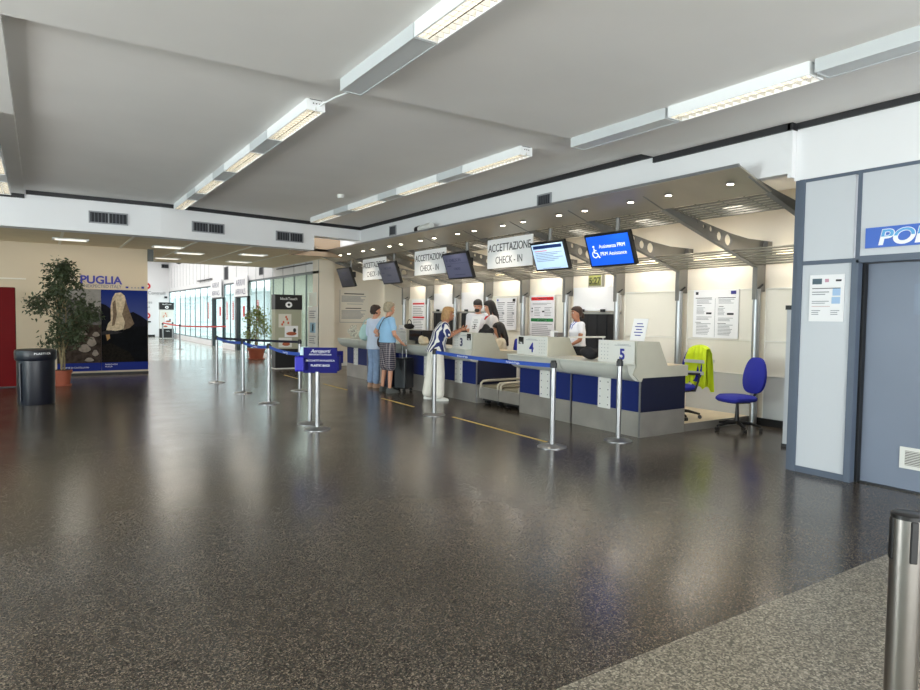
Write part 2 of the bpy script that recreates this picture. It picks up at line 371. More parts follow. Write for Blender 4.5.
# back wall of the check-in zone, bay by bay, between the posts at PY
PY = [3.93] + [5.3 + 1.31 * i for i in range(9)]
back = struct('wall_check_in_back', MB().box(8.66, 8.8, 3.5, 17.4, 0, 3.3), M_CREAMW)
open_bays = {3, 6, 7}
for i in range(9):
    a, b = PY[i] + .07, PY[i + 1] - .07
    if i in open_bays:
        MB().box(8.6, 8.66, a, b, 1.62, 2.06).build('upper_panel', M_WHITE, back)
        m = MB()
        for k in range(9):
            y = a + .03 + (b - a - .06) * k / 9; m.box(8.585 + .01 * (k % 2), 8.6 + .01 * (k % 2), y, y + (b - a) / 9 * .96, .1, 1.56)
        m.build('strip_curtain', M_CURT, back)
        MB().box(8.56, 8.66, a, b, 1.56, 1.6).build('opening_head', mat('opening_frame', rgb(150, 150, 146), .5), back)
        m = MB()
        for q in (.25, .7): m.box(8.5, 8.56, a + (b - a) * q, a + (b - a) * q + .07, 1.6, 1.65)
        m.build('bracket', M_DARK, back)
    else:
        MB().box(8.6, 8.66, a, b, 1.205, 1.93).build('upper_panel', M_PANELB, back)
        MB().box(8.6, 8.66, a, b, .71, 1.185).build('middle_panel', M_PANELB, back)
        MB().box(8.6, 8.66, a, b, .1, .695).build('lower_panel', M_PANELG, back)
        m = MB()
        for z in (1.187, .696, 1.932): m.box(8.59, 8.63, a, b, z, z + .016)
        m.box(8.59, 8.63, a - .012, a, .1, 1.93); m.box(8.59, 8.63, b, b + .012, .1, 1.93)
        m.build('panel_edge', mat('panel_edge_white', rgb(238, 236, 228), .5), back)
struct('baseboard_check_in', MB().box(8.56, 8.6, 3.5, 5.45, 0, .1), M_BLACK)
pf = struct('floor_platform', MB().box(7.15, 8.6, 5.45, 15.8, 0.0, .1), M_PLAT)
MB().box(7.135, 7.15, 5.43, 15.8, .0, .104).build('platform_edge', M_STEEL, pf); MB().box(7.15, 8.6, 5.43, 5.45, .0, .104).build('platform_edge', M_STEEL, pf)

# end wall with the long notice, side return, and the wall that carries the posters on the left
m = MB(); m.box(6.95, 8.7, 17.45, 17.6, 0, 3.3)
struct('wall_end', m, M_CREAMW)
struct('wall_column', MB().box(6.5, 6.95, 17.1, 17.6, 0, 3.3), M_CREAMW)
struct('baseboard_end', MB().box(6.96, 8.6, 17.42, 17.45, 0, .12), M_OFFW)
pw = struct('wall_left_poster', MB().box(-9, 2.2, 17.256, 17.5, 0, 3.05), M_CREAM)
struct('baseboard_left', MB().box(-.2, 2.2, 17.235, 17.25, 0, .045), M_TRIM)
struct('trim_5', MB().box(2.2, 2.32, 17.15, 17.3, 2.72, 3.0), mat('grey_bracket', rgb(92, 96, 96), .6))
struct('trim_6', MB().box(-9, -.25, 17.22, 17.25, 2.17, 2.2), M_CREAMW)

# room sides that close the hall outside the picture (windows let the daylight in)
m = MB(); m.box(-8.9, -8.7, -8, 17.3, 0, .25); m.box(-8.9, -8.7, -8, 17.3, 3.15, 3.5)
for y in (-8, -3.6, 9.6, 13.2, 17.0): m.box(-8.9, -8.7, y, y + .4, 0, 3.5)
struct('wall_left', m, M_WHITE)
m = MB(); m.box(-9, 9, -8, -7.8, 0, .25); m.box(-9, 9, -8, -7.8, 2.95, 3.5)
for x in (-9, -6.8, 5.8): m.box(x, x + .4, -8, -7.8, 0, 3.5)
struct('wall_rear', m, M_WHITE)
w = struct('window_1', MB().box(-8.82, -8.81, -7.6, 17.0, .25, 3.15), M_GLASS)
w = struct('window_2', MB().box(-6.4, 5.8, -7.92, -7.91, .25, 2.95), M_GLASS)

# arrivals hall far behind: end wall, roof, glazed side
fw = struct('wall_arrivals_far', MB().box(-4, 6.62, 42, 42.2, 0, 5.6), M_WHITE)
struct('baseboard_arrivals', MB().box(4.0, 5.72, 41.96, 42, 0, .12), M_BLACK); struct('trim_7', MB().box(4.0, 5.5, 41.93, 42, .85, .93), M_DARK)
struct('ceiling_arrivals_hall', MB().box(-4, 6.62, 21.3, 42, 4.75, 4.9), M_WHITE)
struct('wall_arrivals_left', MB().box(-3.2, -3, 17.5, 42, 0, 4.8), M_WHITE)
gl = [17.12, 18.15, 19.21, 20.27, 21.33, 22.36, 23.34, 24.35]
far = [30.2, 31.45, 32.95, 34.2, 35.5, 36.85, 38.3, 39.9, 41.9]
up = struct('wall_glazing_upper', MB().box(6.5, 6.62, 17.61, 42, 2.705, 4.74), M_WHITE)
m = MB()
for y in gl + [26.05, 28.2]: m.box(6.493, 6.5, y, y + .012, 2.7, 4.7)
for k in range(12): m.box(6.493, 6.5, 31 + k * .9, 31.012 + k * .9, 2.9, 4.1)
m.build('panel_joint', mat('joint_grey', rgb(120, 124, 126), .6), up)
MB().box(6.46, 6.499, 17.62, 20.85, 2.915, 2.945).build('top_rail', M_DARK, up)
MB().box(6.4, 6.5, 30.3, 33.2, 2.98, 3.02).build('ledge', M_DARK, up)
struct('trim_4', MB().box(6.44, 6.62, 17.12, 24.2, 0, .1).box(6.44, 6.62, 26.1, 28.2, 0, .22).box(6.44, 6.62, 30.3, 42, 0, .22), M_WHITE)
M_MULL = mat('grey_mullion', rgb(92, 104, 106), .4, .2)
def glazing(idx, ys, z0, z1=2.63):
    m = MB(); m.box(6.5, 6.56, ys[0], ys[-1], z1, z1 + .07); m.box(6.5, 6.56, ys[0], ys[-1], z0, z0 + .05)
    for y in ys: m.box(6.5, 6.535, y, y + .045, z0, z1 + .02)
    w = struct('window_%d' % idx, m, M_MULL)
    MB().box(6.512, 6.52, ys[0], ys[-1], z0, z1).build('pane', M_GLASS, w)
    return w
glazing(3, gl, .1); glazing(4, [26.1, 27.1, 28.15], .22); glazing(5, far, .22)
for i, (a, b) in enumerate(((24.35, 26.05), (28.2, 30.2))):
    m = MB(); m.box(6.44, 6.6, b - .22, b, 0, 2.12); m.box(6.46, 6.58, a, b, 2.08, 2.13); m.box(6.46, 6.58, a, a + .07, 0, 2.1)
    dd = struct('door_%d' % (i + 2), m, mat('dark_door_frame', rgb(46, 54, 58), .4))
    MB().box(6.52, 6.53, a + .07, b - .2, .03, 2.08).build('pane', M_GLASS, dd)
    MB().box(6.5, 6.62, a, b, 2.13, 2.7).build('head_panel', M_WHITE, dd)
    MB().box(6.508, 6.519, a + .55, a + .8, 1.35, 1.75).build('red_sticker', M_RED, dd)
# what stands outside: paving, a pale building; and the back room behind the nearest panes
struct('floor_outside', MB().box(6.62, 40, 24.0, 70, -.2, -.05), M_PAVE)
m = MB(); m.box(9.3, 9.4, 17.6, 24, 0, 3.3); m.box(7.2, 9.3, 23.9, 24, 0, 3.3); m.box(6.62, 9.3, 17.6, 24, 3.2, 3.3); m.box(6.62, 9.3, 17.6, 24, -.05, 0)
struct('wall_back_room', m, mat('back_room_paint', rgb(196, 197, 184), .7))
area_light('back_room_lamp', (7.9, 20.6, 3.1), (0, 0, -1), 1.2, 4.5, 110, (1, .98, .9))
m = MB(); m.box(12, 17, 36, 84, -.05, 2.9); m.box(10.6, 12, 36, 84, 2.75, 2.95)
for k in range(14): m.box(11.95, 12, 37 + k * 3.3, 38.6 + k * 3.3, .7, 2.1); m.box(10.7, 10.85, 37 + k * 3.3, 37.15 + k * 3.3, -.05, 2.75)
tag(m.build('outbuilding', M_BUILD), 'pale low building seen through the glazed side of the far hall', 'building')

# red markings on the glass
for y in (26.5, 27.5, 31.0, 23.0):
    notice('glass_sticker', {26.5: 'red vertical sticker on the glass right beside the nearer doorway post', 27.5: 'red vertical sticker on the pane between the two doorways', 31.0: 'red vertical sticker on the pane left of the farther doorway', 23.0: 'red vertical sticker on the pane behind the small tree'}[y],
           6.5, y, y + .22, 1.2, 1.95, rows(.15, .85, .05, .95, 8, M_PAPER, 'white_letters', .35), m_paper=mat('sticker_red', rgb(206, 96, 96), .5), thick=.004, cat='sticker')
# signs above the far doors
for (a, b, z0, z1, lab) in ((24.13, 26.09, 2.12, 2.87, 'white ARRIVI ARRIVALS sign above the nearer far doorway'), (28.24, 30.2, 2.15, 2.9, 'white ARRIVI ARRIVALS sign above the farther doorway')):
    T = thing('arrivals_sign', lab, 'sign', (6.4, (a + b) / 2, z0))
    MB(T).box(6.4, 6.43, a, b, z0, z1).build('board', M_PAPER)
    text('ARRIVI', .34, (6.398, (a + b) / 2, z0 + .41), LEFTX, UP, mat('slate_ink', rgb(92, 92, 120), .6), T, sx=1.3)
    text('ARRIVALS', .3, (6.398, (a + b) / 2, z0 + .08), LEFTX, UP, MATS['slate_ink'], T, sx=1.1)

# vents ---------------------------------------------------------------
def vent_y(label, xa, xb, z0, z1, y, n=10, group='air vents in the far beam'):
    ya, yb = y(xa), y(xb)
    T = thing('air_vent', label, 'vent', (xa, ya, z0), 0, group)
    ang = math.atan2(yb - ya, xb - xa); T.rotation_euler = (0, 0, ang); w = math.hypot(xb - xa, yb - ya); h = z1 - z0
    f = MB(T, True)
    f.box(0, w, -.03, 0, 0, .02); f.box(0, w, -.03, 0, h - .02, h); f.box(0, .02, -.03, 0, .02, h - .02); f.box(w - .02, w, -.03, 0, .02, h - .02); f.box(w / 2 - .01, w / 2 + .01, -.03, 0, .02, h - .02)
    f.build('frame', mat('vent_frame', rgb(150, 152, 156), .5))
    MB(T, True).box(.01, w - .01, -.008, -.002, .01, h - .01).build('backing', mat('vent_dark', rgb(44, 46, 52), .7))
    s = MB(T, True)
    for k in range(n): s.box(.03 + (w - .06) * k / n, .042 + (w - .06) * k / n, -.022, -.008, .02, h - .02)
    s.build('slat', mat('vent_slat', rgb(92, 94, 100), .5))
vent_y('double air vent in the far beam above the poster wall, leftmost of three', .735, 1.35, 3.04, 3.25, beam_y)
vent_y('double air vent in the far beam, middle one of three', 2.446, 3.06, 3.035, 3.235, beam_y)
vent_y('double air vent in the far beam, nearest to the beam corner notch', 4.14, 4.755, 3.015, 3.22, beam_y)
vent_y('small double air vent high on the end wall of the far hall', 6.2 - .1, 7.05, 4.1, 4.34, lambda x: 41.99, 6, None)
def vent_x(label, x, y0, y1, z0, z1, n=6):
    T = thing('wall_vent', label, 'vent', (x, (y0 + y1) / 2, z0))
    m = MB(T); m.box(x - .02, x, y0, y1, z0, z0 + .02); m.box(x - .02, x, y0, y1, z1 - .02, z1); m.box(x - .02, x, y0, y0 + .02, z0 + .02, z1 - .02); m.box(x - .02, x, y1 - .02, y1, z0 + .02, z1 - .02)
    m.build('frame', MATS['vent_frame']); MB(T).box(x - .006, x, y0 + .01, y1 - .01, z0 + .01, z1 - .01).build('backing', MATS['vent_dark'])
    m = MB(T)
    for k in range(n): m.box(x - .015, x - .006, y0 + .03 + (y1 - y0 - .06) * k / n, y0 + .04 + (y1 - y0 - .06) * k / n, z0 + .02, z1 - .02)
    m.build('slat', MATS['vent_slat'])
vent_x('square dark vent in the white fascia above the ACCETTAZIONE sign nearest', 6.2, 7.1, 7.41, 3.09, 3.295)
vent_x('square dark vent in the white fascia at its far end', 6.2, 11.92, 12.22, 3.15, 3.355)
vent_x('tall dark vent above the glazing between the two far doorways', 6.5, 27.35, 28.03, 2.85, 3.4)
vent_x('tall dark vent above the glazing right of the nearer far doorway', 6.5, 22.42, 22.91, 2.82, 3.1)

# ------------------------------------------------------------------ ceiling lights
def light_run(label, x, z, mods, w=.18, h=.1, group='long ceiling light runs'):
    """mods: (y0, y1, lit)"""
    ya = min(a for a, b, l in mods); yb = max(b for a, b, l in mods)
    T = thing('fluorescent_ceiling_light', label, 'ceiling light', (x + w / 2, (ya + yb) / 2, z - h), 0, group)
    for a, b, lit in mods:
        m = MB(T); m.box(x, x + .012, a, b, z - h, z); m.box(x + w - .012, x + w, a, b, z - h, z); m.box(x + .012, x + w - .012, a + .012, b - .012, z - .015, z - .003)
        m.box(x + .012, x + w - .012, a + .001, a + .012, z - h, z); m.box(x + .012, x + w - .012, b - .012, b - .001, z - h, z)
        if not lit: m.box(x + .0121, x + w - .0121, a + .0121, b - .0121, z - h + .004, z - h + .012)
        hs = m.build('housing', M_FIXT if lit else mat('grey_cover', rgb(206, 210, 212), .4))
        if lit:
            m = MB(T); n = int((b - a) / .075)
            for k in range(n + 1):
                y = a + .012 + (b - a - .024) * k / n; m.box(x + .014, x + w - .014, y - .002, y + .002, z - h + .004, z - h + .045)
            m.prism([(x + w / 2 - .006, z - h + .004), (x + w / 2 + .006, z - h + .004), (x + w / 2, z - h + .045)], 'y', a, b)
            m.build('louvre', M_LOUV)
            for q in (-.042, .042):
                MB(T).tube([(x + w / 2 + q, a + .04, z - .04), (x + w / 2 + q, b - .04, z - .04)], .013, 8).build('tube', M_LAMP, smooth=True)
    m = MB(T)
    for q in (.06, .09, .12): m.box(x + q, x + q + .012, ya - .002, ya, z - h * .4, z - h * .3)
    m.build('end_slots', M_DARK)
    for yy in (ya, yb):
        MB(T).box(x + .03, x + w - .03, yy - .006, yy + .006, z - .004, z).build('end_cap', M_DARK)
    return T
gap = .012
light_run('long ceiling light run over the middle of the hall, ending above the far beam', 2.1, ZC, [(5.86, 7.12 - gap, 1), (7.12, 7.81 - gap, 0), (7.81, 9.08 - gap, 1), (9.08, 9.76 - gap, 0), (9.76, 11.0 - gap, 1), (11.0, 11.7 - gap, 0), (11.7, 12.95, 1)])
light_run('ceiling light run at the top of the photo starting with a blank grey section', 2.09, ZN, [(3.79 + gap, 5.04, 0), (2.5, 3.79, 1), (1.2, 2.48, 0), (-.1, 1.18, 1)], w=.19)
light_run('long ceiling light run in the back, parallel to the check-in canopy', 4.74, ZC, [(6.0, 7.25 - gap, 1), (7.25, 7.91 - gap, 0), (7.91, 9.16 - gap, 1), (9.16, 9.81 - gap, 0), (9.81, 11.06 - gap, 1), (11.06, 11.74 - gap, 0), (11.74, 12.99, 1)])
light_run('ceiling light run at the right, above the police office side', 4.82, ZN, [(3.95 + .03, 5.23, 0), (2.63 + .03, 3.95, 1), (1.35, 2.62, 0), (.05, 1.33, 1)], w=.2)
light_run('ceiling light run cut by the left edge of the photo', -.55, ZN, [(11.4, 12.6, 1), (10.8, 11.39, 0), (9.6, 10.79, 1), (9.0, 9.59, 0), (7.8, 8.99, 1)], w=.19)
tag(MB().tube([(2.2, 5.06, 3.36), (2.22, 5.45, 3.42), (2.22, 5.86, 3.45)], .008, 8).build('conduit', M_FIXT), 'thin white conduit joining the two middle light runs', 'conduit')
for (x, y, lab) in ((4.25, 10.2, 'small white smoke detector on the grey ceiling'), ):
    T = thing('smoke_detector', lab, 'detector', (x, y, ZC))
    MB(T).lathe((x, y, ZC - .06), [(.05, 0), (.06, .03), (.06, .06)]).build('body', M_OFFW, smooth=True)
for (x, y, lab) in ((.56, 15.9, 'recessed ceiling light above the poster wall'), (2.5, 16.2, 'recessed tiled ceiling light just right of the poster wall edge'), (3.2, 17.5, 'recessed tiled ceiling light second from the poster wall'),
                    (4.6, 16.8, 'recessed tiled ceiling light nearest to the glazing'), (3.0, 19.6, 'recessed tiled ceiling light at the far left of the tiled ceiling'), (4.9, 19.4, 'recessed tiled ceiling light farthest near the glazing')):
    T = thing('recessed_ceiling_light', lab, 'ceiling light', (x, y, 2.99), 0, 'recessed lights of the tiled ceiling')
    m = MB(T); m.box(x - .33, x + .33, y - .2, y - .17, 2.975, 2.998); m.box(x - .33, x + .33, y + .17, y + .2, 2.975, 2.998); m.box(x - .33, x - .3, y - .17, y + .17, 2.975, 2.998); m.box(x + .3, x + .33, y - .17, y + .17, 2.975, 2.998)
    m.build('frame', M_FIXT)
    for q in (-.1, .0, .1): MB(T).box(x - .28, x + .28, y + q - .03, y + q + .03, 2.985, 2.999).build('diffuser', M_PANELL)
    area_light('recessed_light_glow', (x, y, 2.96), (0, 0, -1), .5, .3, 5, (1, .93, .8))
# dome camera under the far ceiling and a sprinkler on the tiles
T = thing('dome_camera', 'small black dome camera on the white wall of the far hall', 'camera', (5.05, 30.0, 3.68))
MB(T).tube([(5.05, 30, 4.75), (5.05, 30, 3.75)], .03, 8).build('stem', M_OFFW); MB(T).ell((5.05, 30, 3.68), (.14, .14, .12)).build('dome', M_BLACK, smooth=True)

# ------------------------------------------------------------------ check-in canopy
C = thing('check_in_canopy', 'long metal canopy with downlights, perforated fins and slatted grilles over the check-in desks', 'canopy', (8.4, 10, 0))
Y0c, Y1c = 3.9, 15.78
m = MB(C); m.prism([(5.86, 3.025), (6.43, 2.838), (6.437, 2.852), (5.86, 3.042)], 'y', Y0c, Y1c); m.build('soffit_plate', M_CANOPY)
m = MB(C); m.prism([(5.845, 3.02), (5.862, 3.02), (5.862, 3.052), (5.845, 3.052)], 'y', Y0c, Y1c); m.build('front_edge', M_CHROME)
def fin_low(x): return 2.837 - (x - 6.45) * .3026
HOLES = ((7.09, 2.74, .012), (7.23, 2.702, .03), (7.38, 2.68, .04), (7.56, 2.6, .062), (7.75, 2.565, .078))
def fin_curve(y, t=.014):
    c = bpy.data.curves.new('fin', 'CURVE'); c.dimensions = '2D'; c.fill_mode = 'BOTH'; c.extrude = t
    outer = [(5.88, 3.02), (6.5, 2.88), (7.09, 2.775), (7.8, 2.655), (8.2, 2.615), (8.64, 2.615), (8.64, 1.9), (8.52, 1.9), (8.41, 1.78), (8.41, fin_low(8.41)), (6.43, 2.835)]
    def spl(pts):
        s = c.splines.new('POLY'); s.points.add(len(pts) - 1); s.use_cyclic_u = True
        for p, q in zip(s.points, pts): p.co = (q[0], q[1], 0, 1)
    spl(outer)
    for (hx, hz, r) in HOLES:
        spl([(hx + r * math.cos(2 * PI * k / 16), hz + r * math.sin(2 * PI * k / 16)) for k in range(16)])
    t_ = bpy.data.objects.new('t', c); COL.objects.link(t_); bpy.context.view_layer.update()
    me = bpy.data.meshes.new_from_object(t_.evaluated_get(bpy.context.evaluated_depsgraph_get()))
    bpy.data.objects.remove(t_); bpy.data.curves.remove(c)
    # curve x,y -> world x,z
    off = Vector(C['_o'])
    for v in me.vertices: v.co = Vector((v.co.x, y + v.co.z, v.co.y)) - off
    me.materials.clear(); me.materials.append(M_FIN)
    o = bpy.data.objects.new('fin', me); COL.objects.link(o); o.parent = C
    return o
DLY = []
for i, y in enumerate(PY):
    f = fin_curve(y)
    # flange along the lower edge
    m = MB(C); m.prism([(6.43, 2.83), (8.42, fin_low(8.41) - .004), (8.42, fin_low(8.41) - .016), (6.43, 2.818)], 'y', y - .035, y + .035); m.prism([(8.405, 1.78), (8.405, 2.25), (8.417, 2.24), (8.417, 1.78)], 'y', y - .035, y + .035)
    m.build('flange', M_FIN, f)
    MB(C).box(8.55, 8.66, y - .09, y - .02, 2.42, 2.6).build('wall_bracket', M_FIN, f)
    MB(C).tube([(8.47, y, 0.1 if y > 5.45 else 0.0), (8.47, y, 1.93)], .052, 16).build('post', M_POST, smooth=True)
    m = MB(C); m.obox((8.5, y, 1.955), (.86, 0, .5), (0, 1, 0), (-.5, 0, .86), .085, .028, .012); m.build('post_clamp', M_DARK)
for i in range(len(PY) - 1):
    a, b = PY[i] + .02, PY[i + 1] - .02
    m = MB(C)
    def gz(x): return 2.862 - (x - 6.45) * .148
    for k in range(8):
        x = 6.48 + k * .085; z = gz(x); m.prism([(x, z), (x + .024, z - .006), (x + .024, z + .008), (x, z + .014)], 'y', a, b)
    for q in [.02 + .24 * j for j in range(5)]: m.prism([(6.47, gz(6.47) + .014), (7.12, gz(7.12) + .014), (7.12, gz(7.12) + .022), (6.47, gz(6.47) + .022)], 'y', a + (b - a) * q, a + (b - a) * q + .012)
    m.build('upper_grille', M_SLAT)
    m = MB(C)
    for k in range(7):
        x = 7.84 + k * .085; z = fin_low(x) + .01; m.prism([(x, z), (x + .04, z - .012), (x + .04, z + .0), (x, z + .012)], 'y', a, b)
    m.build('lower_grille', M_SLAT)
for k in range(9):
    for q in (.25, 1.05):
        y = PY[k] + q
        if y > 15.4: continue
        x = 6.13; z = 3.025 - (x - 5.86) * .328
        m = MB(C); m.lathe((x, y, z - .012), [(.045, 0), (.05, .012)], 16); m.build('downlight_ring', M_CHROME)
        m = MB(C); m.lathe((x, y, z - .016), [(.034, 0), (.034, .006)], 16); m.build('downlight', M_DL)
for y in [PY[k] + .65 for k in range(9)]:
    l = bpy.data.lights.new('canopy_downlight_beam', 'SPOT'); l.energy = 9; l.spot_size = 2.0; l.spot_blend = .6; l.color = (1, .88, .7); l.shadow_soft_size = .05
    o = bpy.data.objects.new('canopy_downlight_beam', l); COL.objects.link(o); o.location = (6.13, y, 2.88)
# warm battens on the back wall; unseen fill lights added to brighten the bays
for i in range(9):
    y = (PY[i] + PY[i + 1]) / 2
    T = thing('wall_batten_light', 'warm fluorescent batten on the back wall behind the slatted grille', 'light', (8.6, y, 2.4), 0, 'batten lights above the lower grilles')
    MB(T).box(8.6, 8.655, y - .5, y + .5, 2.4, 2.46).build('housing', M_FIXT); MB(T).tube([(8.575, y - .48, 2.43), (8.575, y + .48, 2.43)], .014, 8).build('tube', M_LAMPW, smooth=True)
    area_light('batten_glow', (8.3, y, 2.5), (-.05, 0, -1), .1, 1.1, 8, (1, .93, .82)); area_light('bay_fill_light', (7.05, y, 3.0), (.7, 0, -1), .25, 1.1, 3.6, (1, .98, .95), 2.0)

# hanging signs
for k, (a, b) in enumerate(((7.87, 9.08), (10.45, 11.66), (12.99, 14.21))):
    T = thing('hanging_sign', ['white ACCETTAZIONE CHECK-IN sign hanging nearest, beside the pale blue monitor', 'white ACCETTAZIONE CHECK-IN sign hanging in the middle of the three', 'white ACCETTAZIONE CHECK-IN sign hanging farthest, partly behind a dark monitor'][k], 'sign', (6.5, (a + b) / 2, 2.31), 0, 'hanging check-in signs')
    MB(T).box(6.49, 6.51, a, b, 2.31, 2.8).build('board', M_PAPER)
    text('ACCETTAZIONE', .185, (6.4875, (a + b) / 2, 2.59), LEFTX, UP, M_INK, T, sx=.83)
    text('CHECK - IN', .17, (6.4875, (a + b) / 2, 2.385), LEFTX, UP, mat('grey_ink', rgb(84, 84, 90), .6), T, sx=.83)
    for q in (.15, .85): MB(T).tube([(6.5, a + (b - a) * q, 2.8), (6.5, a + (b - a) * q, 2.86)], .006, 6).build('hanger', M_CHROME)

# monitors, tilted down toward the queue
def monitor(label, yc, w, h, screen, content, stem_y=None, zc=2.425):
    T = thing('hanging_monitor', label, 'monitor', (6.48, yc, zc), 0, 'hanging flight monitors')
    ti = math.radians(20); n = Vector((-math.cos(ti), 0, -math.sin(ti))); u = Vector((-math.sin(ti), 0, math.cos(ti))); r = Vector((0, -1, 0))
    c = Vector((6.48, yc, zc))
    MB(T).obox(c, r, u, n, w / 2, h / 2, .03).build('housing', M_BLACK, bevel=.006)
    MB(T).obox(c + n * .031, r, u, n, w / 2 - .03, h / 2 - .03, .002).build('screen', screen)
    MB(T).obox(c - n * .05, r, u, n, w * .25, h * .25, .03).build('rear_cover', M_DARK)
    sy = stem_y or yc
    MB(T).tube([(6.52, sy, 2.55), (6.52, sy, 2.84)], .032, 10).build('stem', M_FIN, smooth=True)
    MB(T).box(6.5, 6.62, sy - .05, sy + .05, 2.42, 2.56).build('bracket', M_DARK)
    base = c + n * .0345
    for item in content:
        if item[0] == 't': _, s, size, du, dv, mt = item[:6]; text(s, size, base + r * du + u * dv, r, u, mt, T, align='LEFT', depth=.0006)
        else:
            _, u0, u1, v0, v1, mt = item; MB(T).obox(base + r * (u0 + u1) / 2 + u * (v0 + v1) / 2, r, u, n, abs(u1 - u0) / 2, abs(v1 - v0) / 2, .0008).build('screen_graphic', mt)
    return T, base, r, u
SW = screen_mat('screen_white', rgb(235, 240, 250), .4)
T, base, r, u = monitor('blue monitor with white wheelchair symbol reading PRM Assistance, hanging nearest', 6.2, .82, .47, screen_mat('screen_blue', rgb(24, 84, 205), .5),
    [('t', 'Assistenza PRM', .074, -.17, .035, SW), ('t', 'PRM Assistance', .074, -.17, -.07, SW)], 6.12)
m = MB(T); n_ = r.cross(u)
def disc(c, rad): return [c + r * rad * math.cos(2 * PI * k / 20) + u * rad * math.sin(2 * PI * k / 20) for k in range(21)]
wc = base - r * .27 - u * .045
m.tube([wc + r * .045 * math.cos(a) + u * .045 * math.sin(a) for a in [math.radians(110 + 10 * k) for k in range(23)]], .007, 6)
m.tube([wc + u * .085, wc + u * .02, wc + u * .015 + r * .045, wc - u * .05 + r * .07, wc - u * .045 + r * .085], .008, 6); m.tube([wc + u * .055, wc + u * .055 + r * .04], .006, 6); m.ell(wc + u * .108, (.015, .015, .015), 8)
m.build('wheelchair_symbol', SW)
gl_ = screen_mat('screen_text_grey', rgb(96, 110, 132), .3)
bl_ = screen_mat('screen_navy', rgb(24, 44, 92), .3)
rd_ = screen_mat('screen_red', rgb(190, 70, 84), .4)
monitor('pale blue monitor with dark header and lines of text, right of the nearest ACCETTAZIONE sign', 7.42, .76, .45, screen_mat('screen_pale', rgb(178, 204, 232), .4),
    [('b', -.32, .32, .125, .175, bl_), ('b', -.3, -.02, .085, .095, rd_)] + [('b', -.3, .3 - .1 * (k % 3), .055 - k * .025, .062 - k * .025, gl_) for k in range(6)] + [('t', 'ACCETTAZIONE', .04, -.14, .137, SW), ('b', -.2, .2, -.185, -.178, gl_)], 7.48)
dk = screen_mat('screen_dim', rgb(84, 87, 112), .12)
ink = screen_mat('screen_ink', rgb(40, 42, 74), .1)
for lab, yc, w, stm, sc in (('dark framed grey monitor above the woman in white trousers', 9.98, .84, 9.75, dk), ('dark framed grey monitor between the two farther ACCETTAZIONE signs', 12.75, .84, 12.62, screen_mat('screen_dim_b', rgb(78, 80, 96), .08)), ('dark framed monitor hanging farthest, at the end of the canopy', 15.15, .8, 14.95, screen_mat('screen_dim_c', rgb(48, 48, 58), .05))):
    monitor(lab, yc, w, .5, sc, [('t', 'V', .1, -.33, .08, ink), ('t', 'CHECK-IN', .085, -.22, .085, ink), ('b', -.35, .35, .05, .055, ink), ('b', -.33, -.2, 0, .02, ink), ('t', 'CHIUSO', .06, -.13, -.07, ink), ('b', -.15, .2, -.17, -.16, ink)], stm)

# security camera on the canopy edge
T = thing('security_camera', 'white and black security camera on the canopy edge by the fascia', 'camera', (6.0, 10.5, 3.05))
MB(T).tube([(6.02, 10.2, 3.14), (6.02, 10.62, 3.12)], .06, 12).build('housing', M_OFFW, smooth=True); MB(T).tube([(6.02, 10.62, 3.12), (6.02, 10.74, 3.115)], .066, 12).build('lens_hood', M_BLACK, smooth=True)
MB(T).box(6.0, 6.2, 10.35, 10.4, 3.04, 3.09).build('bracket', M_OFFW)

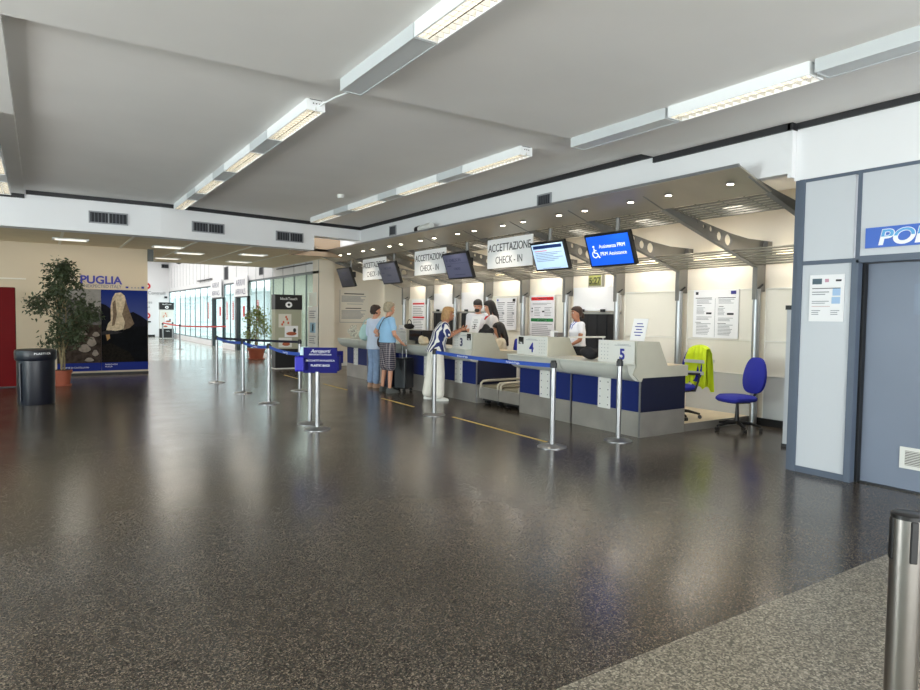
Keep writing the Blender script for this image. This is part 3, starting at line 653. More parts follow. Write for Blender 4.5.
# ------------------------------------------------------------------ check-in desks
def desk(label, ya, yb, perf, box=None, number=None, logo=False, end_low=False, end_high=False, dots_side=1):
    T = thing('check_in_desk', label, 'desk', (6.6, (ya + yb) / 2, 0), 0, 'check-in desks')
    a, b = ya + .004, yb - .004
    MB(T).box(6.26, 7.1, a, b, .0, .315).build('steel_plinth', M_STEEL)
    MB(T).box(6.262, 7.1, a, b, .318, .745).build('front_panel', M_NAVY)
    MB(T).box(6.245, 6.262, a - .002, a + .018, 0, .75).build('edge_trim', M_CHROME)
    m = MB(T)                                    # rounded apron under the transaction shelf
    pts = [(6.0, .915)] + [(6.255 - .245 * math.cos(math.radians(t)), .905 - .2 * math.sin(math.radians(t))) for t in range(0, 91, 10)] + [(6.3, .715), (6.3, .915)]
    m.prism(pts, 'y', a, b); m.build('apron', M_BEIGE2, smooth=True)
    MB(T).box(6.3, 7.13, a, b, .745, .875).build('body', M_BEIGE)
    MB(T).box(6.0, 6.58, a, b, .905, .925).build('transaction_shelf', M_BEIGE2, bevel=.004); MB(T).box(6.56, 7.14, a, b, .87, .89).build('worktop', M_PLAT)
    pa, pb = perf
    MB(T).box(6.252, 6.263, pa, pb, .3, .715).build('perforated_panel', M_OFFW)
    m = MB(T)
    for yy in (pa + .04, pb - .04):
        for k in range(4): m.tube([(6.249, yy, .35 + k * .1), (6.253, yy, .35 + k * .1)], .008, 8)
    m.build('dots', M_INK)
    for e, yy in ((end_low, a), (end_high, b)):
        if e:
            m = MB(T); s = -1 if yy == a else 1
            m.prism([(6.15, .9), (6.15, 1.205), (6.56, 1.2), (6.73, .89), (7.14, .89), (7.14, .75), (6.27, .75), (6.245, .705), (6.2, .72), (6.1, .8)], 'y', yy, yy + s * .02); m.build('end_cheek', M_BEIGE)
            MB(T).box(6.265, 7.11, yy, yy + s * .006, .318, .748).build('side_panel', mat('dark_navy_laminate', rgb(14, 20, 48), .35))
            MB(T).box(6.262, 7.11, yy, yy + s * .008, .0, .315).build('side_plinth', M_STEEL)
    if box:
        p, q = box
        m = MB(T); m.prism([(6.15, .925), (6.15, 1.205), (6.56, 1.2), (6.73, .925)], 'y', p, q); m.build('screen_box', M_BEIGE)
        MB(T).box(6.14, 6.152, p, q, .925, 1.208).build('box_front', M_OFFW, bevel=.003)
        m = MB(T); w = q - p
        for i in range(3):
            for k in range(5):
                yy = (q - .06 - .055 * i) if dots_side > 0 else (p + .06 + .055 * i); m.tube([(6.137, yy, .97 + k * .046), (6.141, yy, .97 + k * .046)], .006, 8)
        m.build('dots', M_LINE)
        yc = (p + q) / 2 + (-.08 if dots_side > 0 else .03)
        m = MB(T); m.box(6.137, 6.14, yc - .17, yc + .1, 1.147, 1.153); m.box(6.137, 6.14, yc - .14, yc + .05, 1.162, 1.167); m.build('printed_line', M_LINE)
        if number: text(number, .19, (6.138, yc - .03 + (.12 if number == '3' else 0), .975), LEFTX, UP, M_BLUEINK if number != '3' else mat('navy_ink', rgb(30, 34, 84), .5), T, name='number', bold=.006)
        if logo:
            ly = q - .1 if dots_side < 0 else p + .075
            MB(T).box(6.137, 6.14, ly - .06, ly + .06, 1.08, 1.19).build('logo_plate', M_BLACK); text('bag', .045, (6.136, ly, 1.09), LEFTX, UP, M_PAPER, T, name='logo_text')
    return T
desk('check-in desk number 5, the nearest, with navy front and grey end cheek', 5.42, 6.65, (5.93, 6.15), (5.44, 6.05), '5', end_low=True, dots_side=1)
desk('check-in desk number 4, left of desk 5, with black logo on its box', 6.66, 7.84, (7.13, 7.35), (7.07, 7.77), '4', True, end_high=False, dots_side=-1)
desk('check-in desk number 3 beyond the baggage belts, where the woman in stripes leans', 9.0, 10.2, (9.47, 9.7), (8.98 + .04, 9.62), '3', True, end_low=True, dots_side=1)
desk('check-in desk beyond desk 3 with a black open monitor recess', 10.21, 11.9, (10.6, 10.82), (11.36, 11.87), None)
desk('check-in desk behind the two travellers with luggage', 12.2, 13.38, (12.7, 12.9))
desk('farthest check-in desk at the left end of the row, by the long wall notice', 13.39, 14.58, (13.94, 14.17))
# the black monitor recess on desk 2
T = thing('counter_monitor', 'black monitor on the check-in desk left of the woman in white trousers', 'monitor', (6.35, 11.07, .93))
MB(T).box(6.2, 6.5, 10.8, 11.34, .99, 1.2).build('housing', M_BLACK, bevel=.01); MB(T).box(6.25, 6.45, 10.97, 11.17, .925, .99).build('stand', M_BLACK); MB(T).box(6.19, 6.2, 10.83, 11.31, 1.01, 1.18).build('screen', mat('screen_off', rgb(8, 8, 10), .15))

# weighing belts
for k, (a, b, lab) in enumerate(((7.87, 8.41, 'steel baggage belt between desks 4 and 3, the nearer one'), (8.43, 8.97, 'steel baggage belt between desks 4 and 3, the farther one'))):
    T = thing('baggage_belt', lab, 'conveyor', (7.0, (a + b) / 2, 0), 0, 'baggage belts between the desks')
    MB(T).box(6.28, 8.4, a, b, .1, .285).build('housing', M_STEEL)
    MB(T).box(6.33, 8.5, a + .07, b - .07, .285, .315).build('belt', mat('belt_rubber', rgb(128, 120, 100), .7))
    for yy in (a + .03, b - .03):
        MB(T).tube([(6.3, yy, .27), (6.3, yy, .35), (6.34, yy, .385), (6.45, yy, .39), (8.45, yy, .395)], .021, 10).build('side_rail', mat('rail_beige', rgb(176, 168, 150), .45), smooth=True)
    for x in (6.4, 7.5):
        for yy in (a + .1, b - .1): MB(T).tube([(x, yy - .03, .05), (x, yy + .03, .05)], .05, 12).build('castor', M_DARK, smooth=True)
    MB(T).box(6.34, 8.0, a + .04, b - .04, .06, .1).build('chassis', M_DARK)

# things on the counters
def wedge_stand(label, x, y, z, w, h, m_, lean=.35, rz=0, num=None):
    T = thing('paper_stand', label, 'notice', (x, y, z), rz)
    m = MB(T, True); m.obox((h * math.sin(lean) / 2, 0, h * math.cos(lean) / 2), (0, 1, 0), (math.sin(lean), 0, math.cos(lean)), (math.cos(lean), 0, -math.sin(lean)), w / 2, h / 2, .003); m.build('sheet', m_)
    m = MB(T, True)
    u = Vector((math.sin(lean), 0, math.cos(lean))); n = Vector((-math.cos(lean), 0, math.sin(lean)))
    for k in range(5): m.obox(u * h * (.25 + .13 * k) + n * .005, (0, 1, 0), u, n, w * (.3 if k % 2 else .2), .006, .001)
    m.build('printed_lines', M_BLUEINK if not num else M_LINE)
    if num: text(num, .12, u * h * .22 + n * .006, LEFTX, u, M_INK, T, name='number', off=(0, 0, 0))
    return T
wedge_stand('leaning white paper sheet on the box of desk 5', 6.5, 5.72, 1.2, .24, .3, M_PAPER, .25)
wedge_stand('tall white paper stand numbered 3 on the box of desk 3', 6.45, 9.42, 1.2, .27, .3, M_PAPER, .25, 0, '3')
wedge_stand('white sheet standing on the far counter beside the black handbag', 6.35, 11.98, .926, .3, .36, M_PAPER, .1)
T = thing('card_holder', 'small white card holder standing on the box of desk 4', 'holder', (6.4, 7.2, 1.203))
MB(T).box(6.36, 6.44, 7.17, 7.25, 1.203, 1.29).build('card', M_PAPER); MB(T).box(6.35, 6.45, 7.08, 7.16, 1.203, 1.27).build('picture_card', mat('dark_card', rgb(110, 104, 100), .6)); MB(T).box(6.33, 6.46, 7.06, 7.27, 1.2, 1.204).build('tray', M_OFFW)
T = thing('barrier_bar', 'thin white horizontal bar between the box of desk 4 and the staff woman', 'bar', (6.9, 7.1, 1.2))
MB(T).box(6.5, 7.25, 7.0, 7.03, 1.19, 1.215).build('bar', M_OFFW); MB(T).tube([(7.22, 7.02, .89), (7.22, 7.02, 1.19)], .012, 8).build('stanchion', M_CHROME)
def soft_lump(name, label, cat, c, r, m_, seed=0, amp=.25, handle=None):
    T = thing(name, label, cat, (c[0], c[1], c[2]))
    o = MB(T); o.ell((c[0], c[1], c[2] + r[2]), r, 20)
    for v in o.bm.verts:
        n = noise.noise((v.co + Vector((seed, seed, 0))) * 9) * amp; v.co.x *= 1 + n; v.co.y *= 1 + n; v.co.z = max(0.001, v.co.z * (1 + n * .6))
    b = o.build('body', m_, smooth=True)
    if handle:
        hm = MB(T); hm.tube([(c[0], c[1] + handle * math.cos(math.radians(t)), c[2] + r[2] * 1.6 + handle * 1.1 * math.sin(math.radians(t))) for t in range(0, 181, 15)], .009, 6); hm.build('handle', m_)
    return T
soft_lump('black_cloth', 'crumpled black bag lying on the counter between desks 4 and 5', 'bag', (6.3, 6.35, .926), (.1, .14, .08), mat('black_cloth', rgb(28, 27, 30), .85), 3, .5)
soft_lump('black_handbag', 'black handbag with a raised handle on the far desk box', 'handbag', (6.35, 11.6, 1.206), (.07, .17, .06), MATS['black_cloth'], 1, .2, .09)
soft_lump('black_backpack', 'black backpack on the desk 3 counter in front of the staff pair', 'backpack', (6.62, 9.28, .926), (.12, .2, .2), MATS['black_cloth'], 5, .3)
T = soft_lump('cream_bag', 'fluffy cream soft toy bag beside the woman in white trousers', 'bag', (6.12, 10.62, .926), (.08, .16, .085), mat('cream_fleece', rgb(216, 200, 172), .95, bump=1.0, scale=60), 8, .5)
# openwork patterned scarf bundle on the farthest desk
T = thing('patterned_bundle', 'white and black patterned openwork bundle on the farthest desk end', 'bag', (6.2, 14.15, .926))
m = MB(T); rr = random.Random(4)
for k in range(26):
    cy = 14.15 + rr.uniform(-.28, .28); cz = .93 + .08 + rr.uniform(0, .22) * (1 - abs(cy - 14.15) / .45); cx_ = 6.2 + rr.uniform(-.08, .08); q = rr.uniform(.035, .07); tilt = rr.uniform(-1, 1)
    m.tube([(cx_ + q * .3 * math.sin(a + tilt), cy + q * math.cos(a), cz + q * .9 * math.sin(a)) for a in [2 * PI * j / 10 for j in range(11)]], .007, 5)
m.build('loops', mat('loop_white_black', rgb(200, 204, 190), .7, var=.75, scale=25))
o = MB(T); o.ell((6.26, 14.12, 1.03), (.08, .22, .1), 14); o.build('cloth', mat('cloth_pale', rgb(214, 214, 206), .8, var=.3, scale=20), smooth=True)
# posters on the back wall
P = M_LINE
notice('safety_poster', 'large two-column white notice with a small blue flag near the blue chairs', 8.59, 5.65, 6.43, 1.21, 1.945,
       rows(.08, .44, .2, .3, 4) + rows(.08, .28, .37, .52, 6) + rows(.08, .44, .56, .64, 3) + rows(.08, .42, .7, .95, 8) + rows(.57, .92, .2, .3, 4) + rows(.56, .72, .38, .54, 6) + rows(.57, .9, .58, .66, 3) + rows(.57, .9, .72, .95, 8),
       blocks=[(.05, .11, .04, .1, M_INK, 'logo'), (.83, .94, .03, .1, mat('flag_blue', rgb(44, 44, 120), .6), 'flag'), (.05, .42, .165, .178, M_INK, 'heading'), (.56, .93, .165, .178, M_INK, 'heading'), (.08, .2, .325, .335, M_INK, 'heading'), (.58, .68, .345, .355, M_INK, 'heading'),
               (.3, .42, .47, .51, M_INK, 'picture'), (.76, .9, .48, .52, M_INK, 'picture'), (.06, .18, .675, .685, M_INK, 'heading'), (.56, .74, .69, .7, M_INK, 'heading'), (.493, .5, .18, .98, P, 'fold')])
notice('red_green_poster', 'tall notice with a red band and a green band behind desk 4', 8.56, 9.65, 10.4, .9, 1.93,
       rows(.1, .9, .15, .2, 2) + rows(.18, .45, .23, .42, 6) + rows(.6, .9, .23, .42, 6) + rows(.08, .95, .56, .9, 9),
       blocks=[(.04, .96, .03, .095, M_RED, 'red_band'), (.04, .96, .45, .515, M_GREEN, 'green_band'), (.06, .11, .24, .27, M_INK, 'icon'), (.06, .11, .3, .33, M_INK, 'icon'), (.5, .6, .3, .33, M_INK, 'icon'), (.3, .7, .055, .07, M_PAPER, 'band_text'), (.3, .7, .475, .49, M_PAPER, 'band_text')], m_paper=mat('poster_grey_white', rgb(222, 222, 226), .5))
notice('two_column_poster', 'two-column white notice with a black square logo behind the staff pair', 8.56, 10.87, 11.6, 1.2, 1.9,
       rows(.08, .44, .2, .9, 12) + rows(.56, .92, .2, .9, 12), blocks=[(.05, .12, .04, .1, M_BLUEINK, 'logo'), (.82, .95, .03, .12, M_BLACK, 'logo'), (.06, .44, .14, .16, M_INK, 'heading'), (.56, .93, .14, .16, M_INK, 'heading'), (.3, .42, .45, .52, P, 'picture'), (.8, .9, .45, .52, P, 'picture')], m_paper=MATS['poster_grey_white'])
notice('red_header_poster', 'white notice with two red bands behind the travellers, at the far end', 8.56, 14.75, 15.5, 1.0, 1.92,
       rows(.1, .9, .2, .5, 6) + rows(.1, .9, .58, .95, 8), blocks=[(.08, .92, .1, .15, M_RED, 'red_band'), (.08, .92, .5, .55, M_RED, 'red_band')])
notice('small_red_notice', 'small sheet with pink print beside the digital clock', 8.655, 7.97 + .06, 8.22, 1.72, 2.18, rows(.1, .9, .5, .95, 6), blocks=[(.2, .8, .2, .26, mat('pink_print', rgb(224, 120, 130), .6), 'pink_line'), (.3, .9, .34, .38, MATS['pink_print'], 'pink_line')])
T = thing('digital_clock', 'digital wall clock with olive display above the dark belt opening', 'clock', (8.6, 8.6, 2.05))
MB(T).box(8.6, 8.66, 8.42, 8.78, 2.045, 2.31).build('case', mat('clock_case', rgb(170, 168, 158), .4), bevel=.006); MB(T).box(8.594, 8.6, 8.45, 8.75, 2.085, 2.28).build('display', mat('lcd_olive', rgb(120, 122, 70), .3))
text('5:27', .17, (8.592, 8.6, 2.12), LEFTX, UP, mat('lcd_ink', rgb(50, 54, 34), .5), T, name='digits', bold=.004)
notice('long_wall_notice', 'large framed white notice of small print on the end wall left of the travellers', 17.445, 7.25, 8.15, 1.255, 2.2,
       rows(.06, .95, .18, .38, 6, M_LINE, fill=.5) + rows(.06, .95, .62, .9, 8, M_LINE, fill=.5), blocks=[(.15, .85, .1, .13, M_INK, 'heading'), (.25, .8, .42, .435, P, 'heading'), (.2, .75, .55, .575, M_INK, 'heading'), (0, .012, 0, 1, P, 'frame'), (0, 1, .985, 1, P, 'frame')], face='y', m_paper=mat('ivory_paper', rgb(232, 226, 214), .6))
notice('framed_notice', 'white notice hanging on the glazing beside the column', 6.497, 17.2, 17.95, .5, 1.7, rows(.15, .85, .1, .3, 4) + rows(.15, .85, .7, .9, 4), blocks=[(.2, .8, .38, .62, mat('pale_cyan_print', rgb(150, 190, 214), .6), 'picture'), (.45, .6, .42, .58, M_INK, 'picture')], m_paper=M_OFFW)
notice('glass_paper', 'blank pale sheet fixed on the glazing above the white notice', 6.497, 17.3, 17.85, 1.72, 2.1, [], m_paper=mat('pale_sheet', rgb(226, 232, 224), .6))

# ------------------------------------------------------------------ floor tape
for (p, q, lab) in (((5.06, 5.8), (5.09, 7.94), 'longest yellow tape line on the floor in front of desks 4 and 5'), ((5.09, 9.12), (5.11, 10.34), 'short yellow tape line near the woman in white trousers'), ((5.06, 11.78), (5.06, 13.05), 'short yellow tape line behind the blue sign box'), ((4.94, 14.26), (4.95, 15.33), 'farthest yellow tape line near the dark kiosk')):
    tag(MB().prism([(p[0] - .022, p[1]), (p[0] + .022, p[1]), (q[0] + .022, q[1]), (q[0] - .022, q[1])], 'z', .0, .002).build('floor_tape', M_YEL), lab, 'tape', 'yellow tape lines on the floor')

# ------------------------------------------------------------------ stanchions and belts
def stanchion(label, x, y, h=1.0, r=.031, base=.17, m_=None):
    T = thing('stanchion', label, 'barrier post', (x, y, 0), 0, 'steel barrier posts')
    MB(T).lathe((x, y, 0), [(base, 0), (base, .008), (base * .9, .016), (base * .4, .028), (r * 1.3, .036)], 32).build('base', M_CHROME, smooth=True)
    MB(T).tube([(x, y, .03), (x, y, h - .07)], r, 20).build('pole', m_ or M_CHROME, smooth=True)
    MB(T).lathe((x, y, h - .085), [(r * 1.06, 0), (r * 1.06, .07), (r * .9, .085)], 20).build('head', M_BLACK, smooth=True)
    m = MB(T)
    for a in range(4): m.obox((x + (r + .004) * math.cos(a * PI / 2 + .3), y + (r + .004) * math.sin(a * PI / 2 + .3), h - .055), (math.cos(a * PI / 2 + .3), math.sin(a * PI / 2 + .3), 0), (-math.sin(a * PI / 2 + .3), math.cos(a * PI / 2 + .3), 0), UP, .004, .012, .03)
    m.build('belt_clip', M_DARK)
    return T
ST = [(4.919, 5.545, 'steel barrier post in front of desks 4 and 5 holding the blue belt end'), (6.0, 5.2, 'steel barrier post standing alone close to the corner of desk 5'),
      (4.94, 8.23, 'steel barrier post in front of the woman in white trousers'), (3.15, 10.56, 'steel barrier post nearest of the three left of the blue sign box'),
      (3.155, 12.2, 'steel barrier post in the middle of the three left of the blue sign box'), (3.15, 14.3, 'steel barrier post farthest of the three left of the blue sign box'),
      (4.19, 12.05, 'slim barrier post behind the blue sign box, at the end of the black belt'), (4.715, 27.85, 'thin dark barrier post far away holding the red belt'),
      (4.6, 31.4, 'small barrier post in front of the far kiosk, at its left'), (5.3, 33.2, 'small barrier post in front of the far kiosk, at its right')]
ST[1] = (5.88, 5.43, ST[1][2])
for k, (x, y, lab) in enumerate(ST): stanchion(lab, x, y, base=.17 if k < 7 else .2)
T = thing('stanchion', 'large brushed steel barrier post cut by the lower right corner of the photo', 'barrier post', (1.9, .742, 0), 0, 'steel barrier posts')
M_BRUSH = mat('satin_post_steel', rgb(150, 146, 142), .3, 1.0, var=.05)
MB(T).lathe((1.9, .742, 0), [(.18, 0), (.18, .008), (.16, .018), (.07, .03), (.05, .038)], 40).build('base', M_CHROME, smooth=True)
MB(T).tube([(1.9, .742, .03), (1.9, .742, .985)], .038, 36).build('pole', M_BRUSH, smooth=True)
MB(T).lathe((1.9, .742, .985), [(.0385, 0), (.0385, .01), (.034, .014)], 36).build('cap', M_BLACK, smooth=True)
for a in (-2.35, -.75, 2.4, .8):
    MB(T).obox((1.9 + .037 * math.cos(a), .742 + .037 * math.sin(a), .93), (math.cos(a), math.sin(a), 0), (-math.sin(a), math.cos(a), 0), UP, .0045, .009, .055).build('belt_slot', M_BLACK, bevel=.003)
def belt(label, p, q, z0=.93, z1=.93, m_=None, sag=.03, txt=None, w=.024):
    T = thing('barrier_belt', label, 'belt', (p[0], p[1], z0))
    d = Vector((q[0] - p[0], q[1] - p[1], 0)); L = d.length; d.normalize(); s = d.cross(Vector((0, 0, 1)))
    m = MB(T); R = []
    for i in range(13):
        t = i / 12; c = Vector((p[0], p[1], 0)) + d * (L * t); z = z0 + (z1 - z0) * t - sag * 4 * t * (1 - t)
        R.append([c + s * .0015 + Vector((0, 0, z - w)), c + s * .0015 + Vector((0, 0, z + w)), c - s * .0015 + Vector((0, 0, z + w)), c - s * .0015 + Vector((0, 0, z - w))])
    m.loft(R); m.build('webbing', m_)
    if txt:
        side = s if s.x < 0 else -s; rd = Vector((0, 0, 1)).cross(side)
        for t in txt:
            c = Vector((p[0], p[1], 0)) + d * (L * t); z = z0 + (z1 - z0) * t - sag * 4 * t * (1 - t)
            text('Aeroporti di Puglia', .036, c + side * .003 + Vector((0, 0, z - .012)), rd, UP, M_PAPER, T, depth=.0005)
    return T
belt('long blue belt strung across the front of desks 3 and 4', (4.919, 5.58), (4.94, 8.2), .94, .95, M_BELT, .02, (.28, .72))
belt('blue belt between the middle and nearest posts left of the blue sign box', (3.153, 10.6), (3.155, 12.17), .94, .94, M_BELT, .03, (.5,))
belt('blue belt between the farthest and middle posts left of the blue sign box', (3.155, 12.23), (3.15, 14.27), .94, .95, M_BELT, .03)
belt('blue belt running from the nearest left post to the blue sign box', (3.15, 10.53), (3.02, 8.3), .94, .96, M_BELT, .04, (.45,))
belt('black belt running from the farthest left post to the slim post', (3.18, 14.27), (4.17, 12.08), .95, .95, M_BELTK, .01)
belt('red belt stretched between thin posts in the far hall', (4.715, 27.85), (6.4, 27.3), .93, .93, M_BELTR, .02, w=.03)
belt('red belt fading toward the far kiosk', (4.6, 31.4), (4.715, 27.88), 1.0, .95, M_BELTR, .02, w=.03)

# blue plastic-bag dispenser on two posts
T = thing('bag_dispenser', 'blue box sign reading PLASTIC BAGS on two steel posts in the middle of the hall', 'sign', (3.02, 8.05, 0))
for (x, y) in ((3.06, 8.38), (2.99, 7.92)):
    b = MB(T); b.lathe((x, y, 0), [(.17, 0), (.17, .008), (.15, .018), (.06, .03), (.04, .036)], 32); b.build('base', M_CHROME, smooth=True)
    MB(T).tube([(x, y, .03), (x, y, .75)], .03, 18).build('pole', M_CHROME, smooth=True)
BD = mat('royal_blue_plastic', rgb(10, 10, 100), .5, spec=.2)
rx = Vector((.86, -.51, 0)).normalized(); nn = Vector((-.51, -.86, 0)).normalized(); cc = Vector((3.03, 8.03, 0))
MB(T).obox(cc + nn * .12 + rx * .06 + Vector((0, 0, .9)), rx, nn, UP, .215, .01, .165).build('front_plate', BD)
MB(T).obox(cc + rx * .04 + Vector((0, 0, .86)), rx, nn, UP, .26, .12, .1).build('tray', BD, bevel=.01)
MB(T).obox(cc - rx * .17 + nn * .04 + Vector((0, 0, .85)), rx, nn, UP, .1, .09, .1).build('side_pocket', mat('bright_blue_plastic', rgb(34, 26, 176), .3), bevel=.02)
MB(T).obox(cc - rx * .15 + nn * .06 + Vector((0, 0, .98)), rx, (nn + Vector((0, 0, .3))), (Vector((0, 0, 1)) - nn * .3), .06, .006, .09).build('leaflets', mat('leaflet_pale', rgb(206, 230, 244), .5, var=.15, scale=10))
MB(T).obox(cc + rx * .06 - nn * .1 + Vector((0, 0, .93)), rx, nn, UP, .26, .02, .08).build('rear_plate', BD)
fo = cc + nn * .132 + rx * .06
text('Aeroporti', .06, fo + Vector((0, 0, 1.0)), rx, UP, M_PAPER, T, shear=.35)
text('AEROPORTI DI PUGLIA', .028, fo + Vector((0, 0, .965)), rx, UP, M_PAPER, T)
text('SACCHETTI IN PLASTICA', .033, fo + Vector((0, 0, .885)), rx, UP, M_PAPER, T)
text('PLASTIC BAGS', .038, fo + Vector((0, 0, .82)), rx, UP, M_PAPER, T, bold=.0004)

# ------------------------------------------------------------------ left side: red panel, bin, plants, posters
T = thing('red_display_panel', 'tall dark red panel standing at the left edge of the photo', 'panel', (-.65, 15.1, 0))
MB(T).box(-.88, -.4, 15.05, 15.35, 0, 1.93).build('body', M_REDP, bevel=.01); MB(T).box(-.9, -.39, 15.03, 15.36, 0, .02).build('foot', M_DARK)
T = thing('litter_bin', 'navy blue round litter bin with white lettering on its rim', 'bin', (-.068, 12.25, 0))
bx, by = -.068, 12.3
MB(T).lathe((bx, by, 0), [(.25, 0), (.255, .02), (.262, .7), (.262, .72)], 40).build('body', M_BIN, smooth=True)
MB(T).lathe((bx, by, .7), [(.275, 0), (.285, .02), (.29, .13), (.28, .165), (.25, .172)], 40).build('rim', M_BIN, smooth=True)
MB(T).lathe((bx, by, .84), [(.17, 0), (.22, .034), (.22, .036)], 32).build('liner', M_BLACK)
m = MB(T)
for s_ in (-.155,): m.tube([(bx + s_ * 1.3, by - .17, .06), (bx + s_ * 1.33, by - .175, .66)], .016, 8)
m.build('moulded_rib', M_BIN, smooth=True)
for i, ch in enumerate('PLASTICA'):
    a = math.radians(-90 - 2 + i * 6); rr_ = .291
    text(ch, .042, (bx + rr_ * math.cos(a), by + rr_ * math.sin(a), .8), (-math.sin(a), math.cos(a), 0), UP, M_PAPER, T, depth=.001, bold=.001)

def leaves(m, centres, n, spread, size, rnd, flat=.35):
    for _ in range(n):
        c = Vector(rnd.choice(centres)); p = c + Vector((rnd.gauss(0, spread), rnd.gauss(0, spread), rnd.gauss(0, spread)))
        d = Vector((rnd.uniform(-1, 1), rnd.uniform(-1, 1), rnd.uniform(-1.1, .3))).normalized(); s = d.orthogonal().normalized()
        s = (Matrix.Rotation(rnd.uniform(0, 6.28), 3, d) @ s); L = size * rnd.uniform(.7, 1.3); n_ = d.cross(s)
        P_ = [p, p + d * L * .35 + s * L * flat, p + d * L, p + d * L * .35 - s * L * flat]
        q = p + d * L * .45 - n_ * L * .08
        V = [m.v(x) for x in P_]; Q = m.v(q)
        for i in range(4): m.bm.faces.new((V[i], V[(i + 1) % 4], Q))
def ficus(name, label, x, y, H, pot_r, pot_h, n, lm, spread_w, z_lo, seed, dens_pow=1.0):
    T = thing(name, label, 'plant', (x, y, 0)); rnd = random.Random(seed)
    MB(T).lathe((x, y, 0), [(pot_r * .75, 0), (pot_r * .95, pot_h * .82), (pot_r * 1.05, pot_h * .82), (pot_r * 1.08, pot_h), (pot_r * .98, pot_h)], 28).build('pot', M_TERRA, smooth=True)
    MB(T).lathe((x, y, 0), [(pot_r * .95, 0), (pot_r * 1.0, .03), (pot_r * .8, .03)], 28).build('saucer', M_TERRA, smooth=True)
    MB(T).lathe((x, y, pot_h - .04), [(pot_r * .9, 0), (pot_r * .85, .045)], 20).build('soil', M_SOIL)
    m = MB(T); tips = []
    for k in range(3):
        a = k * 2.1 + seed; pth = [(x + .03 * math.cos(a), y + .03 * math.sin(a), pot_h - .02)]
        for i in range(1, 7): t = i / 6; pth.append((x + (.03 + .06 * t) * math.cos(a + 3.2 * t), y + (.03 + .06 * t) * math.sin(a + 3.2 * t), pot_h + (H * .72 - pot_h) * t))
        m.tube(pth, .018, 7, r1=.009)
    for k in range(46):
        t = rnd.random() ** .8; z = z_lo + (H - z_lo) * t; prof = math.sin(PI * min(.98, (.2 + .8 * t))) ** .6
        a = rnd.uniform(0, 2 * PI); R_ = spread_w * prof * rnd.uniform(.35, 1.0); z0 = max(pot_h + .25, z - R_ * .8)
        st = Vector((x + .05 * math.cos(a), y + .05 * math.sin(a), min(z0, H * .9))); en = Vector((x + R_ * math.cos(a), y + R_ * math.sin(a), z))
        mid = (st + en) / 2 + Vector((0, 0, .08)); m.tube([st, mid, en], .006, 5, r1=.002); tips += [en, (en + mid) / 2, en - Vector((0, 0, .12))]
    m.build('stems', M_BARK, smooth=True)
    f = MB(T); leaves(f, tips, n, .075, .085, rnd, .22); f.build('foliage', lm)
ficus('potted_ficus_tree', 'tall ficus tree in a terracotta pot before the poster wall', .36, 15.0, 2.4, .16, .31, 3800, M_LEAF, .62, .82, 2)
ficus('potted_shrub', 'smaller sparse green shrub in a terracotta pot beside the glazing', 5.86, 21.0, 1.6, .27, .36, 1100, M_LEAF2, .5, .65, 9)

# wall posters (flat printed boards)
def poly_part(T, pts, y, m_, name='printed_shape', t=.001):
    m = MB(T); m.prism(pts, 'y', y - t, y); return m.build(name, m_)
T = thing('tourism_poster', 'right half of the big wall poster, a pale rock under blue sky', 'poster', (1.7, 17.23, .2), 0)
def sky_mat():
    m = mat('poster_sky', rgb(52, 84, 160), .8, spec=.15); n = m.node_tree; b = n.nodes['Principled BSDF']
    tc = n.nodes.new('ShaderNodeTexCoord'); sp = n.nodes.new('ShaderNodeSeparateXYZ'); cr = n.nodes.new('ShaderNodeValToRGB')
    n.links.new(tc.outputs['Generated'], sp.inputs[0]); n.links.new(sp.outputs['Z'], cr.inputs[0])
    cr.color_ramp.elements[0].position = .3; cr.color_ramp.elements[0].color = rgb(96, 108, 160); cr.color_ramp.elements[1].color = rgb(18, 38, 112); n.links.new(cr.outputs[0], b.inputs['Base Color'])
    return m
x0, x1, z0, z1 = 1.2, 2.19, .09, 2.0
MB(T).box(x0, x1, 17.222, 17.25, z0, z1).build('board', sky_mat())
W = x1 - x0; Hh = z1 - z0
def U(u, v): return (x0 + u * W, z1 - v * Hh)
poly_part(T, [U(0, .17), U(.1, .19), U(.22, .24), U(.5, .3), U(.68, .27), U(.85, .32), U(1, .38), U(1, .5), U(0, .52)], 17.222, mat('poster_hill', rgb(20, 20, 30), .8, spec=.15, var=.3, scale=10), 'printed_hills')
poly_part(T, [U(0, .5), U(.3, .46), U(1, .45), U(1, .92), U(0, .92)], 17.221, mat('poster_sea', rgb(10, 12, 17), .8, spec=.15, var=.5, scale=9), 'printed_sea')
poly_part(T, [U(0, .68), U(.2, .66), U(.4, .72), U(.6, .78), U(.72, .9), U(0, .9)], 17.2205, mat('poster_scrub', rgb(26, 22, 18), .8, spec=.15, var=.6, scale=25), 'printed_scrub')
poly_part(T, [U(.1, .5), U(.14, .42), U(.2, .38), U(.2, .2), U(.24, .1), U(.3, .04), U(.42, .03), U(.5, .07), U(.55, .18), U(.6, .26), U(.66, .36), U(.7, .42), U(.6, .47), U(.3, .51)], 17.2195, mat('poster_rock', rgb(206, 188, 160), .8, spec=.15, var=.3, scale=14), 'printed_rock')
poly_part(T, [U(.52, .12), U(.55, .18), U(.6, .26), U(.66, .36), U(.7, .42), U(.6, .47), U(.46, .5), U(.5, .4), U(.44, .3), U(.49, .2)], 17.2185, mat('poster_rock_dark', rgb(122, 104, 86), .8, spec=.15, var=.3, scale=18), 'printed_rock_side')
poly_part(T, [U(.24, .16), U(.3, .12), U(.33, .3), U(.28, .44), U(.22, .45), U(.25, .3)], 17.2185, MATS['poster_rock_dark'], 'printed_rock_cleft')
